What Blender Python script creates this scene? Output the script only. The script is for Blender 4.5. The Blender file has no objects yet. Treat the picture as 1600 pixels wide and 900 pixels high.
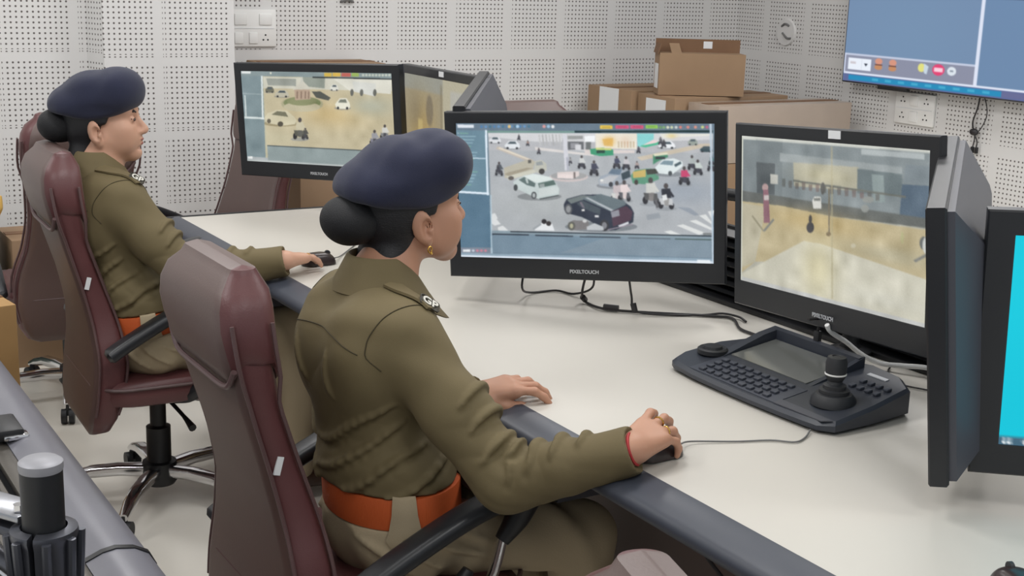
import bpy, bmesh, math, random
import numpy as np
from mathutils import Vector, Matrix
random.seed(7); rng = np.random.default_rng(7)
scene = bpy.context.scene
COL = scene.collection
PI = math.pi

# ------------------------------------------------------------------ camera
F_PX = 2100.0
PITCH = math.atan(498 / F_PX); ROLL = 0.0314; TURN = math.radians(31.4)
def turn(p):
    return Vector((p[0]*math.cos(TURN)+p[1]*math.sin(TURN), -p[0]*math.sin(TURN)+p[1]*math.cos(TURN), p[2]))
c_right = turn((1, 0, 0)); c_fwd = turn((0, math.cos(PITCH), -math.sin(PITCH))); c_up = turn((0, math.sin(PITCH), math.cos(PITCH)))
cr = c_right*math.cos(ROLL) + c_up*math.sin(ROLL)
cu = -c_right*math.sin(ROLL) + c_up*math.cos(ROLL)
cam_loc = turn((-0.472, -1.821, 1.6))
cam_data = bpy.data.cameras.new('camera'); cam_data.sensor_width = 36; cam_data.lens = 36*F_PX/1600
cam_data.clip_start = 0.05
camera = bpy.data.objects.new('camera', cam_data); COL.objects.link(camera)
mw = Matrix.Identity(4)
for i, v in enumerate((cr, cu, -c_fwd)):
    for j in range(3): mw[j][i] = v[j]
for j in range(3): mw[j][3] = cam_loc[j]
camera.matrix_world = mw
scene.camera = camera

# ------------------------------------------------------------------ world, lights, exposure
scene.view_settings.view_transform = 'Standard'; scene.view_settings.look = 'None'
scene.view_settings.gamma = 1; scene.view_settings.use_curve_mapping = False
scene.view_settings.exposure = 0.0
world = bpy.data.worlds.new('room_bounce_fill'); scene.world = world; world.use_nodes = True  # uniform ambient fill added for bounce from the unseen rest of the room
world.node_tree.nodes['Background'].inputs[0].default_value = (0.93, 0.97, 1.0, 1)
world.node_tree.nodes['Background'].inputs[1].default_value = 0.55
CEIL = 2.75
LAMPS = [(-1.9, -0.9), (-0.3, -0.9), (1.4, -0.9), (-1.9, 1.2), (-0.3, 1.2), (1.4, 1.2), (-1.9, 3.3), (-0.3, 3.3), (1.4, 3.3), (2.9, 0.4), (2.9, 2.4)]
for lx, ly in LAMPS:
    ld = bpy.data.lights.new('ceiling_panel_light', 'AREA'); ld.shape = 'SQUARE'; ld.size = 0.58
    ld.energy = 17.0 if ly > 0 else 12.5; ld.color = (1.0, 0.99, 0.985)
    lo = bpy.data.objects.new('ceiling_panel_light', ld); COL.objects.link(lo); lo.location = (lx, ly, CEIL-0.03)

# ------------------------------------------------------------------ helpers: materials
def srgb(r, g, b):
    f = lambda c: (c/12.92 if c <= 0.04045 else ((c+0.055)/1.055)**2.4)
    return (f(r/255), f(g/255), f(b/255), 1)
def mat(name, col, rough=0.5, metal=0.0, bump=0.0, bscale=200.0, var=0.0, vscale=6.0, sheen=0.0, coat=0.0, spec=0.5, sss=0.0, stretch=None):
    m = bpy.data.materials.new(name); m.use_nodes = True
    nt = m.node_tree; b = nt.nodes['Principled BSDF']
    b.inputs['Base Color'].default_value = col; b.inputs['Roughness'].default_value = rough
    b.inputs['Metallic'].default_value = metal; b.inputs['Specular IOR Level'].default_value = spec
    if sheen: b.inputs['Sheen Weight'].default_value = sheen; b.inputs['Sheen Roughness'].default_value = 0.5
    if coat: b.inputs['Coat Weight'].default_value = coat; b.inputs['Coat Roughness'].default_value = 0.15
    if sss:
        b.inputs['Subsurface Weight'].default_value = sss; b.inputs['Subsurface Radius'].default_value = (0.012, 0.005, 0.003)
        b.inputs['Subsurface Scale'].default_value = 0.5
    tc = nt.nodes.new('ShaderNodeTexCoord'); src = tc.outputs['Object']
    if stretch:
        mp = nt.nodes.new('ShaderNodeMapping'); mp.inputs['Scale'].default_value = stretch
        nt.links.new(src, mp.inputs['Vector']); src = mp.outputs['Vector']
    n1 = nt.nodes.new('ShaderNodeTexNoise'); n1.inputs['Scale'].default_value = vscale; n1.inputs['Detail'].default_value = 4
    nt.links.new(src, n1.inputs['Vector'])
    mx = nt.nodes.new('ShaderNodeMix'); mx.data_type = 'RGBA'
    v = max(var, 0.02)
    mx.inputs[6].default_value = tuple(max(0, c*(1-v)) for c in col[:3])+(1,); mx.inputs[7].default_value = tuple(min(1, c*(1+v)) for c in col[:3])+(1,)
    nt.links.new(n1.outputs['Fac'], mx.inputs[0]); nt.links.new(mx.outputs[2], b.inputs['Base Color'])
    if bump:
        n2 = nt.nodes.new('ShaderNodeTexNoise'); n2.inputs['Scale'].default_value = bscale; n2.inputs['Detail'].default_value = 3
        nt.links.new(src, n2.inputs['Vector'])
        bp = nt.nodes.new('ShaderNodeBump'); bp.inputs['Strength'].default_value = bump; bp.inputs['Distance'].default_value = 0.002
        nt.links.new(n2.outputs['Fac'], bp.inputs['Height']); nt.links.new(bp.outputs['Normal'], b.inputs['Normal'])
    return m
def math_node(nt, op, a, b=None, c=None):
    n = nt.nodes.new('ShaderNodeMath'); n.operation = op
    for i, v in enumerate((a, b, c)):
        if v is None: continue
        if isinstance(v, (int, float)): n.inputs[i].default_value = v
        else: nt.links.new(v, n.inputs[i])
    return n.outputs[0]
def holes_mat(name, col, axis, off, module, holes, gap_u, gap_v, off_z):
    """perforated acoustic board: blocks of small round holes; axis = horizontal object axis"""
    m = bpy.data.materials.new(name); m.use_nodes = True; nt = m.node_tree; b = nt.nodes['Principled BSDF']
    b.inputs['Roughness'].default_value = 0.6
    geo = nt.nodes.new('ShaderNodeTexCoord'); sep = nt.nodes.new('ShaderNodeSeparateXYZ'); nt.links.new(geo.outputs['Object'], sep.inputs[0])
    M = lambda *a: math_node(nt, *a)
    def lane(s, off, mod, n, gap):
        t = M('MODULO', M('ADD', s, 100*mod-off), mod)          # 0..mod
        pitch = (mod-gap)/(n-1)
        inside = M('LESS_THAN', t, mod-gap+pitch*0.5)
        inside2 = M('LESS_THAN', M('SUBTRACT', mod, t), pitch*0.5)
        k = M('SUBTRACT', M('MODULO', M('ADD', t, pitch*0.5), pitch), pitch*0.5)
        return k, M('MAXIMUM', inside, inside2)
    ku, iu = lane(sep.outputs[axis], off, module[0], holes[0], gap_u)
    kv, iv = lane(sep.outputs[2], off_z, module[1], holes[1], gap_v)
    d = M('SQRT', M('ADD', M('MULTIPLY', ku, ku), M('MULTIPLY', kv, kv)))
    mr = nt.nodes.new('ShaderNodeMapRange'); nt.links.new(d, mr.inputs[0]); mr.inputs[1].default_value = 0.0034; mr.inputs[2].default_value = 0.0052
    mr.inputs[3].default_value = 1; mr.inputs[4].default_value = 0
    fac = M('MULTIPLY', M('MULTIPLY', mr.outputs[0], iu), iv)
    mx = nt.nodes.new('ShaderNodeMix'); mx.data_type = 'RGBA'; mx.inputs[6].default_value = col; mx.inputs[7].default_value = srgb(92, 86, 84)
    nt.links.new(fac, mx.inputs[0]); nt.links.new(mx.outputs[2], b.inputs['Base Color'])
    return m

# ------------------------------------------------------------------ helpers: meshes
def smooth_path(pts, n=6):
    P = [Vector(p) for p in pts]
    if len(P) < 3: return P
    Q = [P[0]*2-P[1]] + P + [P[-1]*2-P[-2]]; out = []
    for i in range(1, len(Q)-2):
        a, b, c, d = Q[i-1], Q[i], Q[i+1], Q[i+2]
        for k in range(n):
            t = k/n
            out.append(0.5*((2*b)+(c-a)*t+(2*a-5*b+4*c-d)*t*t+(3*b-a-3*c+d)*t**3))
    out.append(P[-1]); return out
def basis(d):
    d = Vector(d).normalized(); a = Vector((0, 0, 1)) if abs(d.z) < 0.9 else Vector((1, 0, 0))
    x = d.cross(a).normalized(); return x, x.cross(d).normalized()
class MB:
    def __init__(s): s.bm = bmesh.new()
    def _xf(s, geom, M):
        bmesh.ops.transform(s.bm, matrix=M, verts=geom)
    def box(s, c, size, rot=None, bevel=0.0, seg=2):
        r = bmesh.ops.create_cube(s.bm, size=1.0); vs = r['verts']
        M = Matrix.Translation(c) @ (rot.to_4x4() if rot else Matrix.Identity(4)) @ Matrix.Diagonal((*size, 1))
        s._xf(vs, M)
        if bevel > 0:
            es = list({e for v in vs for e in v.link_edges})
            bmesh.ops.bevel(s.bm, geom=es, offset=bevel, segments=seg, profile=0.5, affect='EDGES')
        return s
    def loft(s, rings, cap=True, closed=True):
        R = [[s.bm.verts.new(p) for p in ring] for ring in rings]; n = len(R[0])
        for a, b in zip(R, R[1:]):
            for i in range(n if closed else n-1):
                j = (i+1) % n
                try: s.bm.faces.new((a[i], a[j], b[j], b[i]))
                except ValueError: pass
        if cap and closed:
            for ring in (R[0][::-1], R[-1]):
                try: s.bm.faces.new(ring)
                except ValueError: pass
        return s
    def tube(s, pts, r, seg=8, smooth=6):
        P = smooth_path(pts, smooth) if smooth else [Vector(p) for p in pts]
        if isinstance(r, (int, float)): rr = [r]*len(P)
        else: rr = [float(v) for v in np.interp(np.linspace(0, len(r)-1, len(P)), range(len(r)), r)]
        rings = []; x = None
        for i, p in enumerate(P):
            d = (P[min(i+1, len(P)-1)]-P[max(i-1, 0)]).normalized()
            if x is None: x, y = basis(d)
            else:
                x = (x-d*x.dot(d)).normalized(); y = d.cross(x)
            y = d.cross(x).normalized()
            rings.append([p+(x*math.cos(2*PI*k/seg)+y*math.sin(2*PI*k/seg))*rr[i] for k in range(seg)])
        return s.loft(rings)
    def cyl(s, a, b, r, r2=None, seg=24):
        return s.tube([a, b], [r, r2 if r2 is not None else r], seg, 0)
    def lathe(s, prof, o=(0, 0, 0), axis=(0, 0, 1), seg=28):
        o = Vector(o); d = Vector(axis).normalized(); x, y = basis(d)
        return s.loft([[o+d*h+(x*math.cos(2*PI*k/seg)+y*math.sin(2*PI*k/seg))*max(r, 1e-4) for k in range(seg)] for r, h in prof])
    def prism(s, poly, ext):
        ext = Vector(ext); a = [Vector(p) for p in poly]
        return s.loft([a, [p+ext for p in a]])
    def sphere(s, c, r, seg=16):
        rings = []
        for i in range(seg//2+1):
            t = PI*i/(seg//2); rings.append([Vector(c)+Vector((max(math.sin(t), 1e-3)*math.cos(2*PI*k/seg)*r[0], max(math.sin(t), 1e-3)*math.sin(2*PI*k/seg)*r[1], -math.cos(t)*r[2])) for k in range(seg)])
        return s.loft(rings)
    def mesh(s, name, angle=40):
        bmesh.ops.recalc_face_normals(s.bm, faces=s.bm.faces[:])
        me = bpy.data.meshes.new(name); s.bm.to_mesh(me); s.bm.free()
        for p in me.polygons: p.use_smooth = True
        me.set_sharp_from_angle(angle=math.radians(angle))
        return me
    def build(s, name, m, parent=None, angle=40):
        return obj(name, s.mesh(name, angle), m, parent)
def obj(name, me, m, parent=None):
    o = bpy.data.objects.new(name, me); COL.objects.link(o)
    if m is not None: me.materials.clear(); me.materials.append(m)
    if parent is not None:
        o.parent = parent
    return o
def tag(o, label=None, cat=None, group=None, kind=None):
    if label: o['label'] = label
    if cat: o['category'] = cat
    if group: o['group'] = group
    if kind: o['kind'] = kind
    return o
def thing(name, label, cat, loc=(0, 0, 0), rz=0.0, group=None, M=None):
    o = bpy.data.objects.new(name, None); COL.objects.link(o); o.empty_display_size = 0.05
    o.location = loc; o.rotation_euler = (0, 0, rz)
    if M is not None: o.matrix_world = M
    return tag(o, label, cat, group)
def copy_tree(o, parent=None):
    c = o.copy(); COL.objects.link(c)
    if parent is not None: c.parent = parent
    for ch in list(o.children): copy_tree(ch, c)
    return c
def struct(name, mb, m, angle=40): return tag(mb.build(name, m, None, angle), kind='structure')
def text_mesh(body, size, depth, name='text'):
    cu_ = bpy.data.curves.new(name, 'FONT'); cu_.body = body; cu_.size = size; cu_.extrude = depth; cu_.offset = size*0.03; cu_.align_x = 'CENTER'; cu_.align_y = 'CENTER'
    o = bpy.data.objects.new(name, cu_); COL.objects.link(o)
    dg = bpy.context.evaluated_depsgraph_get(); me = bpy.data.meshes.new_from_object(o.evaluated_get(dg))
    bpy.data.objects.remove(o); bpy.data.curves.remove(cu_); return me
def rrect(w, d, r, n=5, cx=0, cy=0):
    """rounded rectangle outline in 2D, width w (x) depth d (y)"""
    out = []
    r = min(r, w/2*0.999, d/2*0.999)
    for sx, sy, a0 in ((1, 1, 0), (-1, 1, PI/2), (-1, -1, PI), (1, -1, 1.5*PI)):
        for k in range(n+1):
            a = a0+PI/2*k/n; out.append((cx+sx*(w/2-r)+r*math.cos(a), cy+sy*(d/2-r)+r*math.sin(a)))
    return out

# ------------------------------------------------------------------ materials
M = {}
M['wall'] = mat('white board', srgb(214, 213, 212), 0.6)
M['floor'] = mat('cream vinyl', srgb(240, 236, 226), 0.25, var=0.03, vscale=3)
M['ceiling'] = mat('white ceiling', srgb(230, 230, 228), 0.8)
M['laminate'] = mat('cream laminate', srgb(203, 199, 191), 0.38, var=0.015, vscale=4)
M['bumper'] = mat('grey polyurethane edge', srgb(66, 70, 80), 0.42, bump=0.05, bscale=400)
M['bumper2'] = mat('grey console bullnose', srgb(112, 112, 120), 0.32, bump=0.05, bscale=400, var=0.05)
M['darkpanel'] = mat('dark brown panel', srgb(112, 98, 94), 0.55)
M['black'] = mat('black plastic', srgb(28, 29, 32), 0.45)
M['bezel'] = mat('black bezel plastic', srgb(31, 33, 37), 0.4, bump=0.05, bscale=900)
M['housing'] = mat('dark grey housing', srgb(70, 72, 80), 0.5, bump=0.06, bscale=900)
M['rail'] = mat('black louvre', srgb(24, 26, 30), 0.42)
M['bronze'] = mat('bronze louvre', srgb(96, 92, 86), 0.35, metal=0.6)
M['leather'] = mat('maroon leather', srgb(86, 64, 59), 0.5, bump=0.15, bscale=260, var=0.14, vscale=7, spec=0.8, coat=0.32)
M['leather'].node_tree.nodes['Principled BSDF'].inputs['Coat Roughness'].default_value = 0.42
M['leather_dark'] = mat('dark maroon leather', srgb(92, 54, 55), 0.42, bump=0.2, bscale=260, var=0.1, vscale=9)
M['piping'] = mat('maroon piping', srgb(92, 70, 70), 0.4)
M['chrome'] = mat('chrome', srgb(225, 225, 228), 0.12, metal=1.0)
M['armpad'] = mat('black armrest plastic', srgb(32, 34, 38), 0.35, bump=0.12, bscale=500)
M['white'] = mat('white plastic', srgb(232, 232, 230), 0.4)
M['paper'] = mat('white paper label', srgb(222, 224, 226), 0.7)
M['card'] = mat('brown cardboard', srgb(148, 121, 94), 0.75, var=0.06, vscale=10)
M['card2'] = mat('dark cardboard edge', srgb(120, 90, 66), 0.8, var=0.1, vscale=10)
M['cardwrap'] = mat('film wrapped cardboard', srgb(172, 156, 142), 0.28, bump=0.5, bscale=14, var=0.08, vscale=8)
M['cable'] = mat('black cable', srgb(38, 36, 38), 0.5)
M['cable_grey'] = mat('grey cable', srgb(112, 112, 112), 0.5)
M['cable_white'] = mat('white cable', srgb(225, 225, 224), 0.45)
M['metal_dark'] = mat('dark grey cast metal', srgb(92, 94, 102), 0.32, metal=0.75)
M['metal_light'] = mat('brushed steel', srgb(170, 172, 178), 0.28, metal=0.85)
M['ptz'] = mat('dark slate plastic', srgb(50, 54, 63), 0.42, bump=0.06, bscale=900)
M['ptz_key'] = mat('slate rubber key', srgb(62, 66, 76), 0.5)
M['rubber'] = mat('black rubber', srgb(36, 38, 42), 0.55)
M['lcd'] = mat('grey lcd glass', srgb(98, 100, 98), 0.12, coat=0.5)
M['green'] = mat('dark green plastic', srgb(52, 68, 60), 0.5)
M['bag'] = mat('crumpled white plastic', srgb(214, 206, 196), 0.35, bump=0.8, bscale=25)
M['yellow'] = mat('yellow wrapper', srgb(222, 180, 96), 0.5)
M['clear'] = mat('clear crinkled film', srgb(120, 128, 134), 0.15, bump=0.9, bscale=30)
M['logo'] = mat('silver logo print', srgb(182, 184, 188), 0.4)

# ------------------------------------------------------------------ the room
FAR_Y, PANEL_Y, RIGHT_X = 4.74, 4.46, 3.8
LEFT_X = -4.2; NEAR_Y = -1.9
WB = srgb(216, 215, 214)
m_back = holes_mat('perforated board far', WB, 0, 1.309, (0.3265, 0.3265), (13, 13), 0.060, 0.060, 0.873)
m_left = holes_mat('perforated board left', WB, 0, 0.393, (0.33, 0.3175), (13, 13), 0.058, 0.054, 0.5625)
m_right = holes_mat('perforated board right', WB, 1, 0.283, (0.3265, 0.3265), (13, 13), 0.060, 0.060, 0.873)
struct('floor', MB().box((-0.2, 1.4, -0.05), (8.2, 6.9, 0.1)), M['floor'])
struct('ceiling', MB().box((-0.2, 1.4, CEIL+0.05), (8.2, 6.9, 0.1)), M['ceiling'])
struct('wall_back', MB().box((2.3, FAR_Y+0.05, CEIL/2), (3.2, 0.1, CEIL)), m_back)
struct('wall_right', MB().box((RIGHT_X+0.05, 1.4, CEIL/2), (0.1, 6.9, CEIL)), m_right)
# the left panels stand proud of the back wall, with a splayed strip between two planes
struct('wall_front_panel', MB().prism([(0.130, PANEL_Y, 0), (0.700, PANEL_Y, 0), (0.700, FAR_Y+0.1, 0), (0.130, FAR_Y+0.1, 0)], (0, 0, CEIL)), m_left)
m_left2 = holes_mat('perforated board far left', WB, 0, 0.075, (0.33, 0.3175), (13, 13), 0.058, 0.054, 0.5785)
struct('wall_left_panel', MB().prism([(LEFT_X, 4.60, 0), (0.098, 4.60, 0), (0.098, FAR_Y+0.1, 0), (LEFT_X, FAR_Y+0.1, 0)], (0, 0, CEIL)), m_left2)
m_splay = holes_mat('perforated board splay', WB, 1, 4.46, (0.33, 0.3175), (13, 13), 0.058, 0.054, 0.5785)
struct('wall_splay', MB().prism([(0.096, 4.598, 0), (0.132, PANEL_Y+0.002, 0), (0.132, FAR_Y+0.08, 0), (0.096, FAR_Y+0.08, 0)], (0, 0, CEIL)), m_splay)
# ------------------------------------------------------------------ operators' desk
DESK_Z = 0.75; Y0, Y1 = -1.85, 3.09
desk = thing('operator_desk', 'long cream topped control desk with a grey rounded edge carrying the monitors', 'desk', (0.5, 0.6, 0))
def dl(p): return (p[0]-0.5, p[1]-0.6, p[2])
MB().box(dl((0.485, (Y0+Y1)/2, 0.7335)), (0.95, Y1-Y0, 0.033)).build('desk_top', M['laminate'], desk)
prof = [(0.012, 0.7515), (-0.004, 0.7512), (-0.048, 0.7395), (-0.060, 0.730), (-0.062, 0.718), (-0.054, 0.706), (-0.030, 0.700), (0.012, 0.700)]
MB().prism([dl((x, Y0, z)) for x, z in prof], (0, Y1+0.012-Y0, 0)).build('edge_bumper', M['bumper'], desk, 50)
MB().tube([dl((-0.052, Y1+0.005, 0.726)), dl((-0.02, Y1+0.016, 0.728)), dl((0.3, Y1+0.016, 0.728)), dl((0.96, Y1+0.016, 0.728))], 0.024, 12).build('end_bumper', M['black'], desk)
MB().box(dl((0.34, (Y0+Y1)/2, 0.358)), (0.02, Y1-Y0-0.1, 0.716)).build('front_panel', M['darkpanel'], desk)
for yy in (-1.7, 0.09, 1.72, 3.0):
    MB().box(dl((0.62, yy, 0.358)), (0.54, 0.03, 0.716)).build('side_panel', M['darkpanel'], desk)

rail = thing('slatwall_rail', 'black louvred equipment rail along the back of the cream desk', 'rail', (0.985, 0.6, 0.75))
MB().box((0.012, 0, 0.1), (0.016, Y1-Y0-0.04, 0.2)).build('back_plate', M['rail'], rail)
for k in range(7):
    MB().prism([(-0.022, Y0-0.6+0.02, 0.022+0.026*k), (0.004, Y0-0.6+0.02, 0.036+0.026*k), (0.004, Y0-0.6+0.02, 0.028+0.026*k)], (0, Y1-Y0-0.04, 0)).build('slat', M['rail'], rail)
MB().box((-0.025, 0, 0.006), (0.055, Y1-Y0-0.04, 0.012), bevel=0.003).build('cable_tray', M['black'], rail)

# ------------------------------------------------------------------ monitors
W_, H_ = 0.71, 0.426
BZ = dict(l=0.030, r=0.030, t=0.029, b=0.052)
def mon_matrix(centre, yaw, tilt, roll):
    r = Vector((math.cos(yaw), math.sin(yaw), 0)); n = Vector((math.sin(yaw), -math.cos(yaw), 0))
    u = Vector((0, 0, 1))*math.cos(tilt) - n*math.sin(tilt)
    r2 = r*math.cos(roll)+u*math.sin(roll); u2 = u*math.cos(roll)-r*math.sin(roll); n2 = r2.cross(u2)
    Mx = Matrix.Identity(4)
    for i, v in enumerate((r2, -n2, u2)):
        for j in range(3): Mx[j][i] = v[j]
    for j in range(3): Mx[j][3] = centre[j]
    return Mx
def screen_mat(name, strength=1.0, gloss=0.0):
    m = bpy.data.materials.new(name); m.use_nodes = True; nt = m.node_tree; b = nt.nodes['Principled BSDF']
    at = nt.nodes.new('ShaderNodeAttribute'); at.attribute_name = 'picture'
    b.inputs['Base Color'].default_value = (0.01, 0.01, 0.012, 1); b.inputs['Roughness'].default_value = 0.35
    b.inputs['Specular IOR Level'].default_value = gloss
    nt.links.new(at.outputs['Color'], b.inputs['Emission Color']); b.inputs['Emission Strength'].default_value = strength
    return m
SCREEN = screen_mat('lit screen')
def screen_mesh(name, w, h, img):
    """flat grid in the x-z plane facing -y, carrying an emitted picture (img rows from top, sRGB 0..255)"""
    ny, nx = img.shape[:2]
    me = bpy.data.meshes.new(name)
    xs = np.linspace(-w/2, w/2, nx); zs = np.linspace(h/2, -h/2, ny)
    v = np.zeros((ny, nx, 3), np.float32); v[..., 0] = xs[None]; v[..., 2] = zs[:, None]
    me.vertices.add(nx*ny); me.vertices.foreach_set('co', v.ravel())
    i = np.arange((ny-1)*nx).reshape(ny-1, nx)[:, :-1].ravel()
    q = np.stack([i, i+nx, i+nx+1, i+1], 1).astype(np.int32)
    me.loops.add(q.size); me.loops.foreach_set('vertex_index', q.ravel()); me.polygons.add(len(q))
    me.polygons.foreach_set('loop_start', np.arange(0, q.size, 4, dtype=np.int32)); me.update(calc_edges=True)
    c = np.clip(img.astype(np.float64)/255, 0, 1); c = np.where(c <= 0.04045, c/12.92, ((c+0.055)/1.055)**2.4)
    a = me.attributes.new('picture', 'FLOAT_COLOR', 'POINT'); rgba = np.ones((ny*nx, 4), np.float32); rgba[:, :3] = c.reshape(-1, 3)
    a.data.foreach_set('color', rgba.ravel()); return me
def make_monitor(name, label, Mx, img, bz=BZ, group=None, sticker=False, W=W_, H=H_, glow=SCREEN, logo=True, D=0.032, hin=0.008):
    t = thing(name, label, 'monitor', group=group, M=Mx)
    sx0, sx1, sz0, sz1 = -W/2+bz['l'], W/2-bz['r'], -H/2+bz['b'], H/2-bz['t']
    f = MB()
    def ring(x0, x1, z0, z1, y): return [(x0, y, z0), (x1, y, z0), (x1, y, z1), (x0, y, z1)]
    e = 0.003
    f.loft([ring(sx0, sx1, sz0, sz1, 0.008), ring(sx0, sx1, sz0, sz1, 0.001), ring(sx0-e, sx1+e, sz0-e, sz1+e, 0), ring(-W/2+e, W/2-e, -H/2+e, H/2-e, 0), ring(-W/2, W/2, -H/2, H/2, e),
            ring(-W/2, W/2, -H/2, H/2, D-e), ring(-W/2+e, W/2-e, -H/2+e, H/2-e, D)], cap=False)
    f.loft([ring(-W/2+e, W/2-e, -H/2+e, H/2-e, D), ring(-W/2+e, W/2-e, -H/2+e, H/2-e, D+0.0005)], cap=True)
    f.build('frame', M['bezel'], t, 30)
    h = MB()
    h.loft([ring(-W/2+hin, W/2-hin, -H/2+0.008, H/2-0.008, D), ring(-W/2+hin, W/2-hin, -H/2+0.008, H/2-0.008, D+0.012), ring(-W/2+0.09, W/2-0.09, -H/2+0.05, H/2-0.085, D+0.058),
            ring(-W/2+0.10, W/2-0.10, -H/2+0.06, H/2-0.10, D+0.062)])
    h.build('back_housing', M['housing'], t, 30)
    so = obj('screen', screen_mesh('screen', sx1-sx0, sz1-sz0, img), glow, t); so.location = ((sx0+sx1)/2, 0.004, (sz0+sz1)/2)
    if logo:
        tx = obj('logo', text_mesh('PIXELTOUCH', 0.0125, 0.0004), M['logo'], t); tx.rotation_euler = (PI/2, 0, 0); tx.location = (0, -0.0006, -H/2+bz['b']*0.42); tx.scale = (1.0, 1.0, 1)
    if sticker:
        MB().box((0.03, -0.0006, H/2-0.012), (0.042, 0.001, 0.017)).build('sticker', M['paper'], t)
    return t
# picture painter: flat polygons on a small canvas --------------------------------------
class Canvas:
    def __init__(s, w, h, col=(0, 0, 0), X=None, Y=None):
        s.w, s.h = w, h; s.a = np.zeros((h, w, 3), np.float32); s.a[:] = col
        s.X = X or w; s.Y = Y or h
        yy, xx = np.mgrid[0:h, 0:w]; s.xx = (xx+0.5)/w*s.X; s.yy = (yy+0.5)/h*s.Y
    def _put(s, cov, col, al=1.0):
        cov = cov[..., None]*al; s.a = s.a*(1-cov)+np.array(col, np.float32)*cov
    def poly(s, pts, col, al=1.0):
        P = np.array(pts, float)
        pad = 2
        i0 = max(0, int((P[:, 0].min())/s.X*s.w)-pad); i1 = min(s.w, int((P[:, 0].max())/s.X*s.w)+pad+1)
        j0 = max(0, int((P[:, 1].min())/s.Y*s.h)-pad); j1 = min(s.h, int((P[:, 1].max())/s.Y*s.h)+pad+1)
        if i1 <= i0 or j1 <= j0: return
        cov = np.zeros((j1-j0, i1-i0), np.float32)
        for ox, oy in ((-.25, -.25), (.25, -.25), (-.25, .25), (.25, .25)):
            x = s.xx[j0:j1, i0:i1]+ox*s.X/s.w; y = s.yy[j0:j1, i0:i1]+oy*s.Y/s.h
            ins = np.zeros(x.shape, bool)
            for k in range(len(P)):
                x1, y1 = P[k]; x2, y2 = P[(k+1) % len(P)]
                if y1 == y2: continue
                c = ((y1 > y) != (y2 > y)) & (x < (x2-x1)*(y-y1)/(y2-y1)+x1); ins ^= c
            cov += ins*0.25
        sub = s.a[j0:j1, i0:i1]; cov = cov[..., None]*al
        s.a[j0:j1, i0:i1] = sub*(1-cov)+np.array(col, np.float32)*cov
    def rect(s, x0, y0, x1, y1, col, al=1.0): s.poly([(x0, y0), (x1, y0), (x1, y1), (x0, y1)], col, al)
    def ell(s, cx, cy, rx, ry, col, al=1.0, rot=0.0):
        t = np.linspace(0, 2*PI, 20, endpoint=False); c, d = math.cos(rot), math.sin(rot)
        s.poly([(cx+rx*math.cos(a)*c-ry*math.sin(a)*d, cy+rx*math.cos(a)*d+ry*math.sin(a)*c) for a in t], col, al)
    def line(s, x0, y0, x1, y1, w, col, al=1.0):
        L = math.hypot(x1-x0, y1-y0) or 1; nx, ny = -(y1-y0)/L*w/2, (x1-x0)/L*w/2
        s.poly([(x0+nx, y0+ny), (x1+nx, y1+ny), (x1-nx, y1-ny), (x0-nx, y0-ny)], col, al)
    def soft(s, cx, cy, rx, ry, col, al):
        d = ((s.xx-cx)/rx)**2+((s.yy-cy)/ry)**2; s._put(np.exp(-d).astype(np.float32), col, al)
    def blur(s, n=1):
        for _ in range(n):
            p = np.pad(s.a, ((1, 1), (1, 1), (0, 0)), 'edge'); s.a = (p[:-2, 1:-1]+p[2:, 1:-1]+p[1:-1, :-2]+p[1:-1, 2:]+2*p[1:-1, 1:-1])/6
    def noise(s, amp):
        n = rng.normal(0, amp, (s.h, s.w, 1)); s.a += n
    def img(s): return np.clip(s.a, 0, 255)
def quad_map(TL, TR, BR, BL, X, Y):
    """point of the photographed screen -> point on the canvas"""
    def f(p):
        x, y = p; u = v = 0.5
        for _ in range(12):
            xl = TL[0]+(BL[0]-TL[0])*v; xr = TR[0]+(BR[0]-TR[0])*v; u = (x-xl)/(xr-xl)
            yt = TL[1]+(TR[1]-TL[1])*u; yb = BL[1]+(BR[1]-BL[1])*u; v = (y-yt)/(yb-yt)
        return (u*X, v*Y)
    return f
class Pic(Canvas):
    tf = staticmethod(lambda p: p)
    def mottle(s, amp, n):
        g = rng.normal(0, amp, (n+1, int(n*1.7)+1)); yi = np.linspace(0, n-0.001, s.h); xi = np.linspace(0, int(n*1.7)-0.001, s.w)
        y0, x0 = yi.astype(int), xi.astype(int); ty, tx = (yi-y0)[:, None], (xi-x0)[None]
        v = g[y0][:, x0]*(1-ty)*(1-tx)+g[y0+1][:, x0]*ty*(1-tx)+g[y0][:, x0+1]*(1-ty)*tx+g[y0+1][:, x0+1]*ty*tx; s.a = s.a+v[..., None]
    def haze(s, desat, col, al):
        g = s.a.mean(2, keepdims=True); s.a = s.a*(1-desat)+g*desat; s.a = s.a*(1-al)+np.array(col, np.float32)*al
    def poly(s, pts, col, al=1.0): Canvas.poly(s, [s.tf(p) for p in pts], col, al)
    def soft(s, cx, cy, rx, ry, col, al):
        a, b = s.tf((cx, cy)), s.tf((cx+rx, cy+ry)); Canvas.soft(s, a[0], a[1], abs(b[0]-a[0]), abs(b[1]-a[1]), col, al)
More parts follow.
